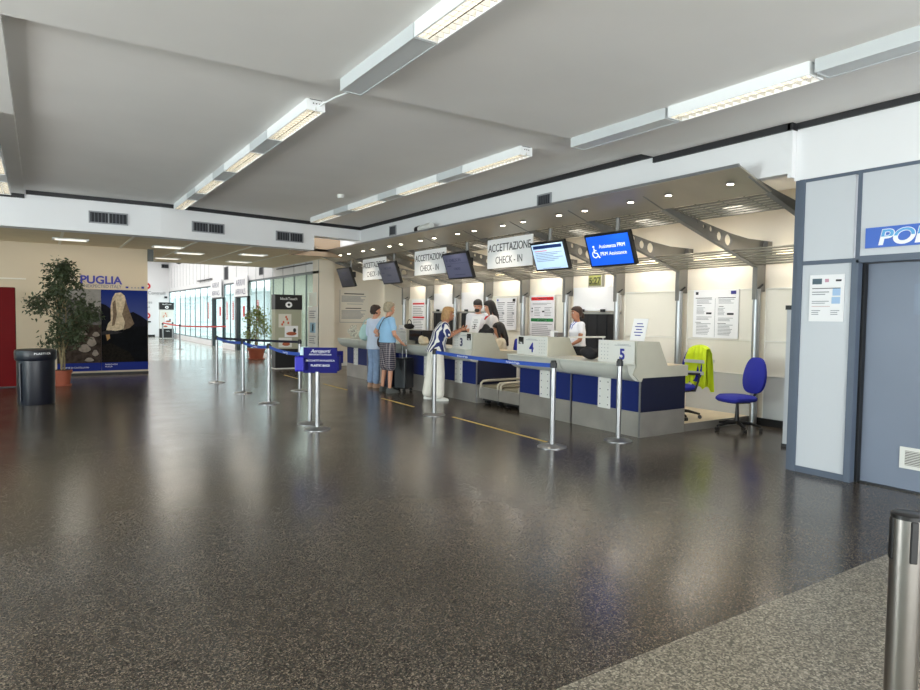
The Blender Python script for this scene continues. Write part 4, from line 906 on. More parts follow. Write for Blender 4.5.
poly_part(T, [U(0, .52), U(.2, .5), U(.45, .53), U(.3, .545), U(0, .56)], 17.2185, mat('poster_shore', rgb(52, 50, 52), .8, spec=.15, var=.4, scale=20), 'printed_shore')
poly_part(T, [U(.08, .52), U(.16, .5), U(.18, .6), U(.12, .63)], 17.219, mat('poster_glint', rgb(176, 132, 70), .5), 'printed_glint')
poly_part(T, [U(0, .9), U(1, .9), U(1, 1), U(0, 1)], 17.219, mat('poster_navy', rgb(34, 48, 128), .8, spec=.15), 'lower_strip')
for k, s_ in enumerate(('FARAGLIONI', 'PUGLIA')): text(s_, .045, (x0 + .07, 17.2165, z0 + .13 - k * .05), (1, 0, 0), UP, M_PAPER, T, align='LEFT')
T = thing('coast_poster', 'left half of the big wall poster, grey stones behind the ficus', 'poster', (.75, 17.23, .2), 0)
x0, x1 = .31, 1.195; W = x1 - x0
MB(T).box(x0, x1, 17.222, 17.25, z0, z1).build('board', mat('poster_haze', rgb(150, 146, 142), .8, spec=.15, var=.25, scale=4))
poly_part(T, [U(0, .08), U(.5, .14), U(.8, .26), U(1, .3), U(1, .45), U(0, .5)], 17.2215, mat('poster_slope', rgb(112, 108, 108), .8, spec=.15, var=.25, scale=8), 'printed_slope')
poly_part(T, [U(0, .46), U(.5, .42), U(1, .44), U(1, .92), U(0, .92)], 17.221, mat('poster_stones', rgb(62, 52, 46), .8, spec=.15, var=.7, scale=9), 'printed_stones')
for (u, v, a, b) in ((.78, .64, .1, .06), (.62, .72, .13, .05), (.88, .55, .08, .03), (.6, .54, .08, .025), (.86, .78, .07, .04), (.45, .62, .07, .03), (.72, .86, .1, .025)):
    poly_part(T, [U(u + a * math.cos(t) * (1 + .2 * math.sin(3 * t)), v + b * math.sin(t)) for t in [2 * PI * k / 14 for k in range(14)]], 17.22, mat('poster_pale_stone', rgb(150, 138, 128), .8, spec=.15, var=.25, scale=12), 'printed_boulder')
poly_part(T, [U(0, .9), U(1, .9), U(1, 1), U(0, 1)], 17.219, MATS['poster_navy'], 'lower_strip')
text('GROTTE DI CASTELLANA', .05, (x0 + .06, 17.2165, z0 + .07), (1, 0, 0), UP, M_PAPER, T, align='LEFT')
T = thing('wall_lettering', 'blue PUGLIA UNEXPECTED ITALY lettering on the cream wall above the posters', 'lettering', (1.2, 17.24, 2.05))
text('PUGLIA', .25, (1.21, 17.247, 2.14), (1, 0, 0), UP, mat('puglia_blue', rgb(58, 60, 160), .5), T, bold=.008, sx=1.02)
text('UNEXPECTED ITALY', .105, (1.21, 17.247, 2.04), (1, 0, 0), UP, mat('puglia_grey', rgb(110, 110, 130), .5), T, sx=.88)
m = MB(T)
m.box(1.72, 1.78, 17.244, 17.25, 2.05, 2.09); m.box(2.06, 2.12, 17.244, 17.25, 2.05, 2.1); m.build('logo', M_BLUEINK)
m = MB(T)
for k in range(3): m.box(1.84 + k * .07, 1.87 + k * .07, 17.244, 17.25, 2.05, 2.08)
m.build('small_logo', M_LINE)

# kiosks
def kiosk(label, x0, x1, y, z_base, z_top, sc=1.0, white=False):
    T = thing('advertising_kiosk', label, 'kiosk', ((x0 + x1) / 2, y, 0)); w = x1 - x0; h = z_top
    MB(T).box(x0, x1, y, y + .3, z_base, z_top).build('panel', mat('kiosk_grey', rgb(168, 168, 146), .5) if not white else M_OFFW)
    MB(T).box(x0 - .01, x1 + .01, y - .02, y + .31, h * .8, z_top).build('header', M_BLACK); MB(T).box(x0 - .01, x1 + .01, y - .02, y + .31, .02, h * .27).build('footer', M_BLACK)
    xc = (x0 + x1) / 2
    text('blackTouch', w * .14, (xc, y - .022, h * .93), (1, 0, 0), UP, M_PAPER, T); text('malto', w * .13, (xc + w * .05, y - .022, h * .19), (1, 0, 0), UP, M_PAPER, T)
    m = MB(T); r_ = w * .13
    m.prism([(xc + r_ * math.cos(2 * PI * k / 20), h * .865 + r_ * .85 * math.sin(2 * PI * k / 20)) for k in range(20)], 'y', y - .024, y - .02); m.build('emblem', M_PAPER)
    m = MB(T); m.prism([(xc, h * .865 + r_ * .5), (xc + r_ * .45, h * .865), (xc, h * .865 - r_ * .5), (xc - r_ * .45, h * .865)], 'y', y - .027, y - .024); m.build('emblem_star', M_BLACK)
    OR = mat('fruit_orange', rgb(206, 96, 60), .6); 
    p1 = MB(T).box(x0 + w * .12, x0 + w * .6, y - .012, y, h * .56, h * .74).build('picture_card', mat('card_ivory', rgb(220, 216, 204), .6))
    m = MB(T)
    for (u, v) in ((.4, .7), (.44, .67), (.3, .63), (.25, .6), (.48, .62)): m.ell((x0 + w * u, y - .013, h * v), (w * .035, .004, h * .018), 10)
    m.build('printed_fruit', OR, p1)
    p2 = MB(T).box(x0 + w * .35, x0 + w * .85, y - .022, y - .002, h * .43, h * .58).build('photo_card', M_PAPER)
    m = MB(T); m.ell((x0 + w * .6, y - .023, h * .475), (w * .2, .005, h * .025), 12); m.build('printed_food', mat('food_brown', rgb(170, 88, 56), .6), p2)
    m = MB(T); m.ell((x0 + w * .72, y - .023, h * .52), (w * .06, .005, h * .03), 10); m.build('printed_bottle', M_BLACK, p2)
    p3 = MB(T).box(x0 + w * .12, x0 + w * .62, y - .012, y, h * .29, h * .42).build('photo_card', M_OFFW)
    m = MB(T); m.ell((x0 + w * .4, y - .014, h * .335), (w * .15, .004, h * .025), 12); m.build('printed_food', MATS['food_brown'], p3)
    MB(T).box(x0 - .01, x1 + .01, y - .025, y + .31, .0, .025).build('base_plate', M_OFFW)
    return T
kiosk('black and grey advertising kiosk against the glazing, behind the black belt', 5.26, 5.98, 17.05, .1, 2.0)
kiosk('distant white advertising kiosk with black header at the far end of the hall', 5.6, 6.32, 39.2, .05, 2.02, white=True)
# signs on the far wall
for (x, z, s_, lab) in ((4.9, 3.0, .26, 'round red sign high on the far hall wall'), (4.9, 1.25, .24, 'round red sign low on the far hall wall')):
    T = thing('round_sign', lab, 'sign', (x, 41.98, z)); m = MB(T); m.prism([(5.5 - .25 + s_ * math.cos(2 * PI * k / 20), z + s_ * .8 * math.sin(2 * PI * k / 20)) for k in range(20)], 'y', 41.97, 42); m.build('disc', M_RED)
    MB(T).box(5.13, 5.4, 41.962, 41.97, z - .05, z + .05).build('bar', M_PAPER)
T = thing('direction_lettering', 'thin grey direction lettering on the white wall of the far hall', 'sign', (5.6, 41.96, 2.0))
text('Area Controlli', .26, (5.55, 41.97, 2.52), (1, 0, 0), UP, M_LINE, T); text('Partenze', .22, (5.2, 41.97, 1.98), (1, 0, 0), UP, M_LINE, T); text('Arrivi', .22, (5.2, 41.97, 1.7), (1, 0, 0), UP, M_LINE, T)
MB(T).box(6.25, 6.4, 41.95, 41.98, 2.3, 2.42).build('arrow', M_INK)

# white board standing behind the police office corner
T = thing('white_board', 'tall white board with a dark cap standing behind the office corner', 'board', (7.3, 3.9, 0))
MB(T).box(7.33, 7.37, 3.62, 4.2, .04, 1.62).build('panel', M_PANEL); MB(T).box(7.32, 7.38, 4.1, 4.215, 1.62, 1.67).build('cap', M_BLACK); MB(T).box(7.32, 7.38, 3.62, 4.21, 0, .04).build('foot', M_DARK)

# ------------------------------------------------------------------ office chairs
def office_chair(label, x, y, z, face, arms=False, with_vest=False):
    T = thing('office_chair', label, 'chair', (x, y, z), face - PI / 2, 'blue office chairs')   # local +Y is the way the seat faces
    for k in range(5):
        a = 2 * PI * k / 5 + .3; c, s = math.cos(a), math.sin(a)
        leg = MB(T, True).tube([(0, 0, .11), (.15 * c, .15 * s, .1), (.3 * c, .3 * s, .065)], [.026, .022, .015], 8).build('base_arm', M_BLACK, smooth=True)
        m = MB(T, True)
        for o_ in (-.014, .014): m.tube([(.3 * c - s * (o_ - .008), .3 * s + c * (o_ - .008), .026), (.3 * c - s * (o_ + .008), .3 * s + c * (o_ + .008), .026)], .026, 12)
        m.build('castor', M_BLACK, leg, smooth=True)
    MB(T, True).tube([(0, 0, .09), (0, 0, .2), (0, 0, .38)], [.035, .028, .018], 12).build('gas_column', M_BLACK, smooth=True)
    MB(T, True).box(-.1, .1, -.12, .1, .37, .4).build('mechanism', M_BLACK); MB(T, True).tube([(.08, 0, .38), (.24, .02, .37)], .008, 6).build('lever', M_BLACK)
    def pad(w, d, t, z0, tip, n=28):
        R = []
        for f, zz in ((.88, 0), (1, t * .3), (1, t * .7), (.86, t)):
            R.append([(w * f * math.copysign(abs(math.cos(a)) ** .6, math.cos(a)), .02 + d * f * math.copysign(abs(math.sin(a)) ** .6, math.sin(a)), z0 + zz - (tip if math.sin(a) > .6 else 0)) for a in [2 * PI * k / n for k in range(n)]])
        return R
    MB(T, True).loft(pad(.235, .225, .075, .40, .015)).build('seat', M_BLUEF, smooth=True)
    # backrest: tall rounded pad, slightly reclined
    R = []
    for f, yy in ((.9, -.2), (1, -.215), (1, -.25), (.9, -.268)):
        ring = []
        for k in range(32):
            a = 2 * PI * k / 32; ca, sa = math.cos(a), math.sin(a); wx = .215 * f * math.copysign(abs(ca) ** .7, ca); zz = .74 + .245 * f * math.copysign(abs(sa) ** .75, sa)
            wx *= 1 - .22 * max(0, (zz - .72) / .27); ring.append((wx, yy - (zz - .5) * .12, zz))
        R.append(ring)
    bk = MB(T, True).loft(R).build('backrest', M_BLUEF, smooth=True)
    MB(T, True).tube([(0, -.05, .385), (0, -.22, .39), (0, -.29, .5), (0, -.31, .66)], .018, 8).build('back_bar', M_BLACK, smooth=True)
    if arms:
        for s in (-1, 1): MB(T, True).tube([(s * .1, -.05, .39), (s * .27, -.06, .41), (s * .29, -.1, .55), (s * .28, -.12, .64), (s * .28, .1, .65)], .016, 8).build('armrest', M_BLACK, smooth=True)
    return T
office_chair('blue office chair without armrests standing on the dark floor by the back wall', 7.88, 5.16, 0, math.atan2(.34, -1))
CH = office_chair('blue office chair behind desk 5 with a yellow vest over its back', 7.52, 5.85, .1, math.atan2(.2, -1), arms=True)
# hi-vis vest draped on the chair behind desk 5
T = thing('hi_vis_vest', 'yellow high-visibility vest with silver bands hung over the chair behind desk 5', 'vest', (7.75, 5.73, .1))
cy_, cx2 = 5.73, 7.785
m = MB(T); R = []
prof = [(-.075, .5), (-.07, .7), (-.06, .92), (-.02, 1.02), (.05, 1.03), (.1, .96), (.11, .8), (.125, .6), (.13, .42)]
for i, (dx, zz) in enumerate(prof):
    wv = .15 if 2 < i < 6 else .17
    row = []
    for k in range(9):
        t = k / 8 * 2 - 1; row.append(Vector((cx2 + dx + .012 * math.sin(k * 2.3 + i), cy_ + t * wv * (1 + .05 * math.sin(i * 1.7)), zz + .1 - .05 * abs(t) ** 2 - (.03 * math.sin(k * 1.9) if i in (0, 8) else 0) - .0)))
    R.append(row)
V = [[m.v(p) for p in row] for row in R]
for i in range(len(V) - 1):
    for k in range(8):
        m.bm.faces.new((V[i][k], V[i][k + 1], V[i + 1][k + 1], V[i + 1][k]))
o = m.build('cloth', M_HIVIS, smooth=False); md = o.modifiers.new('t', 'SOLIDIFY'); md.thickness = .006; md.offset = 1
for z_, dx in ((.62, -.085), (.78, -.08)):
    MB(T).box(cx2 + dx - .012, cx2 + dx - .002, cy_ - .165, cy_ + .165, z_ + .1, z_ + .145).build('silver_band', M_REFL)
for z_, dx in ((.62, .14), (.78, .13)):
    MB(T).box(cx2 + dx, cx2 + dx + .008, cy_ - .165, cy_ + .165, z_ + .1, z_ + .145).build('silver_band', M_REFL)
#@PEOPLE

# ------------------------------------------------------------------ people
SKIN = mat('skin_fair', rgb(206, 150, 122), .5, var=.04, scale=12); SKIN2 = mat('skin_tan', rgb(172, 118, 90), .5, var=.04, scale=12)
class Blob(MB):
    """closed pieces fused by a voxel remesh into one continuous skin"""
    def cap(s, p0, p1, r0, r1, n=14):
        p0, p1 = Vector(p0), Vector(p1); d = (p1 - p0); L = d.length; d.normalize(); path = []; rad = []
        for k in range(5): a = PI / 2 * k / 4 * .95; path.append(p0 - d * r0 * math.cos(a)); rad.append(max(.002, r0 * math.sin(a)))
        for k in range(1, 5): path.append(p0 + d * L * k / 5); rad.append(r0 + (r1 - r0) * k / 5)
        for k in range(5): a = PI / 2 * k / 4 * .95; path.append(p1 + d * r1 * math.sin(a)); rad.append(max(.002, r1 * math.cos(a)))
        s.tube(path, rad, n); return s
    def torso(s, rings, n=20):
        s.loft([[(c[0] + rx * math.cos(2 * PI * k / n), c[1] + ry * math.sin(2 * PI * k / n), c[2]) for k in range(n)] for c, rx, ry in rings]); return s
    def fuse(s, name, m_, voxel=.011, parent=None, extra=None, it=3):
        me = bpy.data.meshes.new(name); bmesh.ops.recalc_face_normals(s.bm, faces=s.bm.faces[:]); s.bm.to_mesh(me); s.bm.free()
        t = bpy.data.objects.new('t', me); COL.objects.link(t)
        md = t.modifiers.new('r', 'REMESH'); md.mode = 'VOXEL'; md.voxel_size = voxel; md.use_smooth_shade = True
        md = t.modifiers.new('s', 'SMOOTH'); md.iterations = it; md.factor = .5
        bpy.context.view_layer.update()
        m2 = bpy.data.meshes.new_from_object(t.evaluated_get(bpy.context.evaluated_depsgraph_get())); bpy.data.objects.remove(t)
        if extra is not None:
            b = bmesh.new(); b.from_mesh(m2); 
            em = bpy.data.meshes.new('e'); bmesh.ops.recalc_face_normals(extra.bm, faces=extra.bm.faces[:]); extra.bm.to_mesh(em); b.from_mesh(em); b.to_mesh(m2); b.free()
        m2.polygons.foreach_set('use_smooth', [True] * len(m2.polygons)); m2.materials.clear(); m2.materials.append(m_); m2.name = name
        o = bpy.data.objects.new(name, m2); COL.objects.link(o); o.parent = parent if parent is not None else s.root
        return o

def hand(m, w, d, palm_n, size=1.0, curl=.35, mirror=1):
    """five fingers of unequal length on a palm; w wrist, d along the hand, palm_n out of the palm"""
    w = Vector(w); d = Vector(d).normalized(); n = Vector(palm_n); n = (n - d * n.dot(d)).normalized(); s = d.cross(n) * mirror
    m.loft([[w + d * t + s * a * wd + n * b * th for a, b in ((-1, -1), (0, -1.25), (1, -1), (1.1, 0), (1, 1), (0, 1.2), (-1, 1), (-1.1, 0))] for t, wd, th in ((0, .022 * size, .016 * size), (.03 * size, .034 * size, .015 * size), (.075 * size, .038 * size, .013 * size), (.09 * size, .034 * size, .011 * size))])
    for off, L in ((-.029, .062), (-.010, .078), (.010, .073), (.028, .056)):
        p = w + d * .082 * size + s * off * size; path = [p]; q = d.copy()
        for k, f in enumerate((.42, .32, .26)):
            q = (Matrix.Rotation(-curl * (1 if k else .6), 3, s * mirror) @ q); p = p + q * L * f * size * 1.1; path.append(p)
        m.tube(path, [.0095 * size, .009 * size, .008 * size, .0065 * size], 8)
    p = w + d * .025 * size - s * .03 * size; m.tube([p, p + (d * .6 - s * .7 + n * .3).normalized() * .035 * size, p + (d * .6 - s * .7 + n * .3).normalized() * .035 * size + (d * .85 - s * .25 + n * .35).normalized() * .035 * size], [.012 * size, .0105 * size, .008 * size], 8)

def head(b, c, f, r=1.0, up=(0, 0, 1)):
    """skull, jaw, nose, ears into blob b; f: facing direction"""
    c = Vector(c); f = Vector(f).normalized(); u = Vector(up).normalized(); sd = f.cross(u).normalized(); u = sd.cross(f)
    rings = []
    for z, rx, fy, by in ((-.115, .03, .045, .0), (-.1, .05, .078, .03), (-.07, .06, .088, .055), (-.03, .068, .09, .08), (.01, .074, .092, .094), (.05, .076, .09, .098), (.085, .066, .074, .085), (.11, .042, .045, .055), (.12, .012, .015, .02)):
        rings.append([c + u * z * r + sd * rx * r * math.cos(t) + f * ((fy if math.sin(t) > 0 else by) * math.sin(t)) * r for t in [2 * PI * k / 20 for k in range(20)]])
    b.loft(rings)
    b.loft([[c + u * z * r + f * (.085 + o) * r + sd * s_ * w_ * r for s_ in (-1, 0, 1)] + [c + u * z * r + f * .07 * r] for z, o, w_ in ((.02, .004, .008), (-.02, .02, .012), (-.035, .024, .016), (-.045, .0, .014))])
    for s_ in (-1, 1): b.cap(c + sd * s_ * .074 * r - u * .025 * r - f * .005 * r, c + sd * s_ * .08 * r + u * .02 * r - f * .012 * r, .012, .014, 8)
    return f, u, sd
def face_parts(T, body, c, f, up=(0, 0, 1), r=1.0):
    c = Vector(c); f = Vector(f).normalized(); u = Vector(up).normalized(); sd = f.cross(u).normalized(); u = sd.cross(f)
    EW = mat('eye_white', rgb(235, 232, 226), .3); EI = mat('eye_iris', rgb(46, 32, 24), .3); LP = mat('lip', rgb(164, 84, 80), .5)
    for s_ in (-1, 1):
        e = MB(T, True).ell(c + sd * s_ * .031 * r + f * .082 * r + u * .012 * r, (.012, .012, .008), 10).build('eye', EW, smooth=True)
        MB(T, True).ell(c + sd * s_ * .031 * r + f * .092 * r + u * .012 * r, (.005, .005, .005), 8).build('iris', EI, e)
        MB(T, True).tube([c + sd * s_ * .016 * r + f * .091 * r + u * .034 * r, c + sd * s_ * .032 * r + f * .09 * r + u * .04 * r, c + sd * s_ * .048 * r + f * .08 * r + u * .033 * r], .0035, 6).build('eyebrow', mat('eyebrow_dark', rgb(60, 42, 30), .8))
    MB(T, True).tube([c + sd * -.022 * r + f * .088 * r - u * .065 * r, c + f * .097 * r - u * .067 * r, c + sd * .022 * r + f * .088 * r - u * .065 * r], .005, 6).build('mouth', LP, smooth=True)
def hair(T, c, f, m_, style='short', r=1.0, up=(0, 0, 1)):
    c = Vector(c); f = Vector(f).normalized(); u = Vector(up).normalized(); sd = f.cross(u).normalized(); u = sd.cross(f)
    b = Blob(T, True)
    def cap_(low_back, low_side, puff):
        rings = []
        for z, rx, fy, by in ((.135, .02, .02, .03), (.125, .055, .055, .07), (.1, .08, .088, .102), (.07, .09, .1, .114), (.04, .091, .06, .116), (.01, .089, .01, .116), (-.03, .086, -.02, .11), (-low_back, .07, -.03, .09)):
            rings.append([c + u * (z + puff * .3) * r + sd * (rx + puff) * r * math.cos(t) + f * (((fy if math.sin(t) > 0 else by + puff) * math.sin(t)) if fy > 0 or math.sin(t) <= 0 else (fy * math.sin(t)) - .012) * r for t in [2 * PI * k / 20 for k in range(20)]])
        b.loft(rings)
    if style == 'short': cap_(.07, .02, .0)
    elif style == 'curly':
        cap_(.07, .02, .004); rr = random.Random(3)
        for _ in range(70):
            t = rr.uniform(0, 2 * PI); z = rr.uniform(-.05, .12); 
            if math.sin(t) > .3 and z < .07: continue
            q = math.sqrt(max(.05, 1 - (z / .14) ** 2)); p = c + u * z + sd * .088 * q * math.cos(t) + f * (.085 if math.sin(t) > 0 else .108) * q * math.sin(t); b.ell(p, (.02, .02, .02), 8)
    elif style == 'bob':
        cap_(.1, .02, .012)
        for s_ in (-1, 1): b.cap(c + sd * s_ * .082 + u * .05 + f * .01, c + sd * s_ * .085 - u * .075, .034, .028)
        b.cap(c - f * .06 + u * .03, c - f * .085 - u * .09, .07, .05)
        b.cap(c + f * .05 + u * .1 - sd * .05, c + f * .08 + u * .055 + sd * .05, .028, .02)
    elif style == 'long':
        cap_(.1, .02, .008)
        b.cap(c - f * .06 + u * .03, c - f * .085 - u * .2, .075, .055); b.cap(c - f * .085 - u * .2, c - f * .08 - u * .32, .055, .03)
        for s_ in (-1, 1): b.cap(c + sd * s_ * .08 + u * .04, c + sd * s_ * .085 - u * .18 + f * .01, .028, .022)
    elif style == 'tied':
        cap_(.06, .02, .004); b.cap(c - f * .1 - u * .02, c - f * .12 - u * .07, .04, .03)
    return b.fuse('hair', m_, .008)

def person(label, loc, rz, Hs, pose, skin, hair_m, style, group=None):
    """local frame: the body faces +Y, its right hand at +X; lengths scaled by height"""
    T = thing('person', label, 'person', loc, rz, group); k = Hs / 1.7; V = lambda *p: Vector(p) * k
    lean = pose.get('lean', 0.0); tw = pose.get('shift', 0)          # forward lean of the upper body in metres at the neck
    def L(x, y, z):                                                   # upper-body points lean forward above the hips
        q = max(0, (z - .92)) / .5; return V(x, y + lean * q, z - .10 * lean * q * q)
    sit = pose.get('sit', False)
    hipz = .92 if not sit else .5
    dz = 0 if not sit else -.42
    def Ls(x, y, z): v = L(x, y, z); return v + Vector((0, 0, dz * k))
    b = Blob(T, True); hd = pose.get('head', (0, 1, 0)); hc = Ls(pose.get('hx', 0), .035 + pose.get('hy', 0), 1.585)
    b.torso([(Ls(0, 0, .84), .13 * k, .095 * k), (Ls(0, 0, .92), .165 * k, .115 * k), (Ls(0, 0, 1.02), .145 * k, .1 * k), (Ls(0, 0, 1.12), .135 * k, .095 * k), (Ls(0, .01, 1.24), .155 * k, .11 * k), (Ls(0, 0, 1.34), .165 * k, .1 * k), (Ls(0, -.005, 1.4), .13 * k, .075 * k), (Ls(0, 0, 1.43), .07 * k, .055 * k)])
    b.cap(Ls(0, 0, 1.4), hc - Vector((0, 0, .07 * k)), .052 * k, .05 * k); head(b, hc, hd, k)
    ex = MB(T, True); arms = pose['arms']; legs = pose.get('legs'); J = {}
    for s_, (el, wr, pn) in zip((1, -1), arms):
        sh = Ls(.175 * s_, 0, 1.37); el = Vector(el) * k; wr = Vector(wr) * k; J['sh', s_] = sh; J['el', s_] = el; J['wr', s_] = wr
        b.cap(Ls(.1 * s_, 0, 1.37), sh, .055 * k, .058 * k); b.cap(sh, el, .052 * k, .038 * k); b.cap(el, wr, .037 * k, .025 * k)
        hand(ex, wr, wr - el, pn, 1.0 * k, .35, s_)
    for s_, lg in zip((1, -1), legs):
        hp = Vector((.09 * s_, 0, hipz)) * k; kn = Vector(lg[0]) * k; an = Vector(lg[1]) * k; ft = Vector(lg[2]); J['hp', s_] = hp; J['kn', s_] = kn; J['an', s_] = an; J['ft', s_] = ft
        b.cap(hp, kn, .085 * k, .055 * k); b.cap(kn, an, .052 * k, .034 * k); b.cap(an - Vector((0, 0, .03)), an + ft * .12 * k - Vector((0, 0, .05 * k)), .032 * k, .022 * k)
    body = b.fuse('body', skin, .011, extra=ex); face_parts(T, body, hc, hd, r=k)
    hair(T, hc, hd, hair_m, style, k)
    J['L'] = Ls; J['k'] = k; J['T'] = T; J['hc'] = hc
    return J
def top_garment(J, m_, hem=.9, sleeve=.75, fat=1.0, name='top', flare=0, neck=1.425):
    L, k, T = J['L'], J['k'], J['T']; b = Blob(T, True); g = .016
    b.torso([(L(0, 0, hem), (.168 + flare) * k * fat + g, (.118 + flare) * k * fat + g), (L(0, 0, max(hem + .04, 1.02)), .152 * k * fat + g, .108 * k * fat + g), (L(0, 0, 1.12), .145 * k * fat + g, .102 * k * fat + g), (L(0, .01, 1.24), .16 * k * fat + g, .115 * k * fat + g), (L(0, 0, 1.34), .168 * k + g, .105 * k + g), (L(0, -.005, 1.4), .135 * k + g, .08 * k + g), (L(0, 0, neck), .075 * k + g * .6, .06 * k + g * .6)])
    for s_ in (1, -1):
        sh, el, wr = J['sh', s_], J['el', s_], J['wr', s_]
        b.cap(L(.1 * s_, 0, 1.37), sh, .066 * k, .07 * k)
        if sleeve <= 1: b.cap(sh, sh.lerp(el, sleeve), .068 * k, .058 * k)
        else: b.cap(sh, el, .066 * k, .052 * k); b.cap(el, el.lerp(wr, sleeve - 1), .052 * k, .042 * k)
    return b.fuse(name, m_, .012, it=2)
def leg_garment(J, m_, length=1.0, r_th=.105, r_kn=.075, r_an=.06, name='trousers', waist=1.0, skirt=False):
    L, k, T = J['L'], J['k'], J['T']; b = Blob(T, True)
    b.torso([(L(0, 0, .84), .15 * k, .115 * k), (L(0, 0, .92), .182 * k, .132 * k), (L(0, 0, waist), .162 * k, .115 * k)])
    for s_ in (1, -1):
        hp, kn, an = J['hp', s_], J['kn', s_], J['an', s_]
        if length <= .5: b.cap(hp, hp.lerp(kn, length * 2), r_th * k, r_kn * k)
        else:
            b.cap(hp, kn, r_th * k, r_kn * k); e = kn.lerp(an, (length - .5) * 2); b.cap(kn, e, r_kn * k, r_an * k, 16)
    return b.fuse(name, m_, .012, it=2)
def shoes(J, m_, sole=None):
    k, T = J['k'], J['T']
    for s_ in (1, -1):
        an, ft = J['an', s_], J['ft', s_].normalized(); sd = Vector((ft.y, -ft.x, 0)); base = Vector((an.x, an.y, 0)); R = []
        for z, f0, f1, w in ((0, -.07, .18, .042), (.02, -.075, .19, .046), (.045, -.07, .17, .042), (.075, -.06, .08, .036), (.1, -.045, .04, .03)):
            R.append([base + Vector((0, 0, (an.z - .09 * k) + z * k)) + ft * ((f0 + f1) / 2 + (f1 - f0) / 2 * math.cos(t)) * k + sd * w * k * math.sin(t) for t in [2 * PI * q / 16 for q in range(16)]])
        o = MB(T, True).loft(R).build('shoe', m_, smooth=True)
        MB(T, True).loft([[p - Vector((0, 0, .0)) for p in R[0]], [p + Vector((0, 0, .014)) for p in R[0]]]).build('sole', sole or M_OFFW, o)

def stripes(name, a, c, scale, dist=1.5, horiz=False, thr=.5):
    m = mat(name, a, .8); n = m.node_tree; b = n.nodes['Principled BSDF']; tc = n.nodes.new('ShaderNodeTexCoord'); w = n.nodes.new('ShaderNodeTexWave')
    w.bands_direction = 'Z' if horiz else 'X'; w.inputs['Scale'].default_value = scale; w.inputs['Distortion'].default_value = dist; w.inputs['Detail'].default_value = 1; w.inputs['Detail Scale'].default_value = 1.5
    cr = n.nodes.new('ShaderNodeValToRGB'); cr.color_ramp.interpolation = 'CONSTANT'; cr.color_ramp.elements[0].color = a; cr.color_ramp.elements[1].position = thr; cr.color_ramp.elements[1].color = c
    n.links.new(tc.outputs['Object'], w.inputs['Vector']); n.links.new(w.outputs['Fac'], cr.inputs[0]); n.links.new(cr.outputs[0], b.inputs['Base Color']); return m
def plaid(name, a, c, e):
    m = mat(name, a, .85); n = m.node_tree; b = n.nodes['Principled BSDF']; tc = n.nodes.new('ShaderNodeTexCoord'); prev = None
    outs = []
    for d in ('X', 'Z'):
        w = n.nodes.new('ShaderNodeTexWave'); w.bands_direction = d; w.inputs['Scale'].default_value = 8.5; cr = n.nodes.new('ShaderNodeValToRGB'); cr.color_ramp.interpolation = 'CONSTANT'
        cr.color_ramp.elements[0].color = a; cr.color_ramp.elements[1].position = .55; cr.color_ramp.elements[1].color = c; q = cr.color_ramp.elements.new(.9); q.color = e
        n.links.new(tc.outputs['Object'], w.inputs['Vector']); n.links.new(w.outputs['Fac'], cr.inputs[0]); outs.append(cr)
    mx = n.nodes.new('ShaderNodeMix'); mx.data_type = 'RGBA'; mx.inputs[0].default_value = .5; n.links.new(outs[0].outputs[0], mx.inputs[6]); n.links.new(outs[1].outputs[0], mx.inputs[7]); n.links.new(mx.outputs[2], b.inputs['Base Color']); return m
HB = mat('hair_black', rgb(30, 24, 22), .5, bump=.5, scale=60); HD = mat('hair_dark_brown', rgb(52, 34, 26), .5, bump=.5, scale=60)
HG = mat('hair_grey_blond', rgb(160, 148, 124), .6, var=.25, scale=40, bump=.6); HBL = mat('hair_honey_blond', rgb(174, 134, 88), .5, var=.2, scale=30, bump=.5)
stand = [((.1, .01, .5), (.11, -.02, .09), (.15, 1, 0)), ((-.1, .01, .5), (-.11, -.02, .09), (-.15, 1, 0))]
FACE_X = -PI / 2      # a body turned to +X (towards the desks)

# woman in white blouse and pale jeans (left of the travelling pair)
J = person('dark-haired person in white blouse and pale jeans with a mint shoulder bag', (5.74, 11.98, 0), FACE_X + .1, 1.68,
           dict(arms=[((.24, -.1, 1.1), (.1, .14, 1.08), (0, 1, 0)), ((-.24, -.02, 1.08), (-.2, .2, 1.12), (0, 0, -1))], legs=stand, head=(.45, 1, -.05)), SKIN, HD, 'curly')
top_garment(J, mat('white_blue_blouse', rgb(206, 216, 236), .8, var=.06, scale=9), .8, .9, 1.05, 'blouse', .012); leg_garment(J, mat('pale_denim', rgb(136, 158, 190), .85, var=.12, scale=14), .93, .1, .075, .075, 'jeans'); shoes(J, mat('sandal_tan', rgb(176, 140, 116), .6))
# man in pale blue T-shirt and plaid shorts
J = person('grey-blond person in pale blue T-shirt and dark plaid shorts seen from behind', (5.6, 11.1, 0), FACE_X - .05, 1.73,
           dict(arms=[((.27, .02, 1.1), (.24, .16, .97), (0, 0, -1)), ((-.36, -.1, 1.14), (-.2, .02, .99), (1, 0, 0))], legs=[((.13, .01, .5), (.16, -.02, .09), (.2, 1, 0)), ((-.14, .01, .5), (-.18, -.02, .09), (-.25, 1, 0))], head=(.1, 1, -.05)), SKIN, HG, 'curly')
top_garment(J, mat('pale_blue_cotton', rgb(150, 192, 226), .85, var=.04, scale=8), .95, .6, 1.22, 'tshirt'); leg_garment(J, plaid('plaid_cloth', rgb(44, 44, 62), rgb(110, 104, 116), rgb(188, 176, 172)), .5, .118, .098, .1, 'shorts', 1.0); shoes(J, mat('trainer_grey', rgb(72, 74, 72), .6), M_DARK)
T = thing('crossbody_bag', 'small dark bag with a long strap worn by the person in plaid shorts', 'bag', (5.6, 11.1, .9), FACE_X - .05)
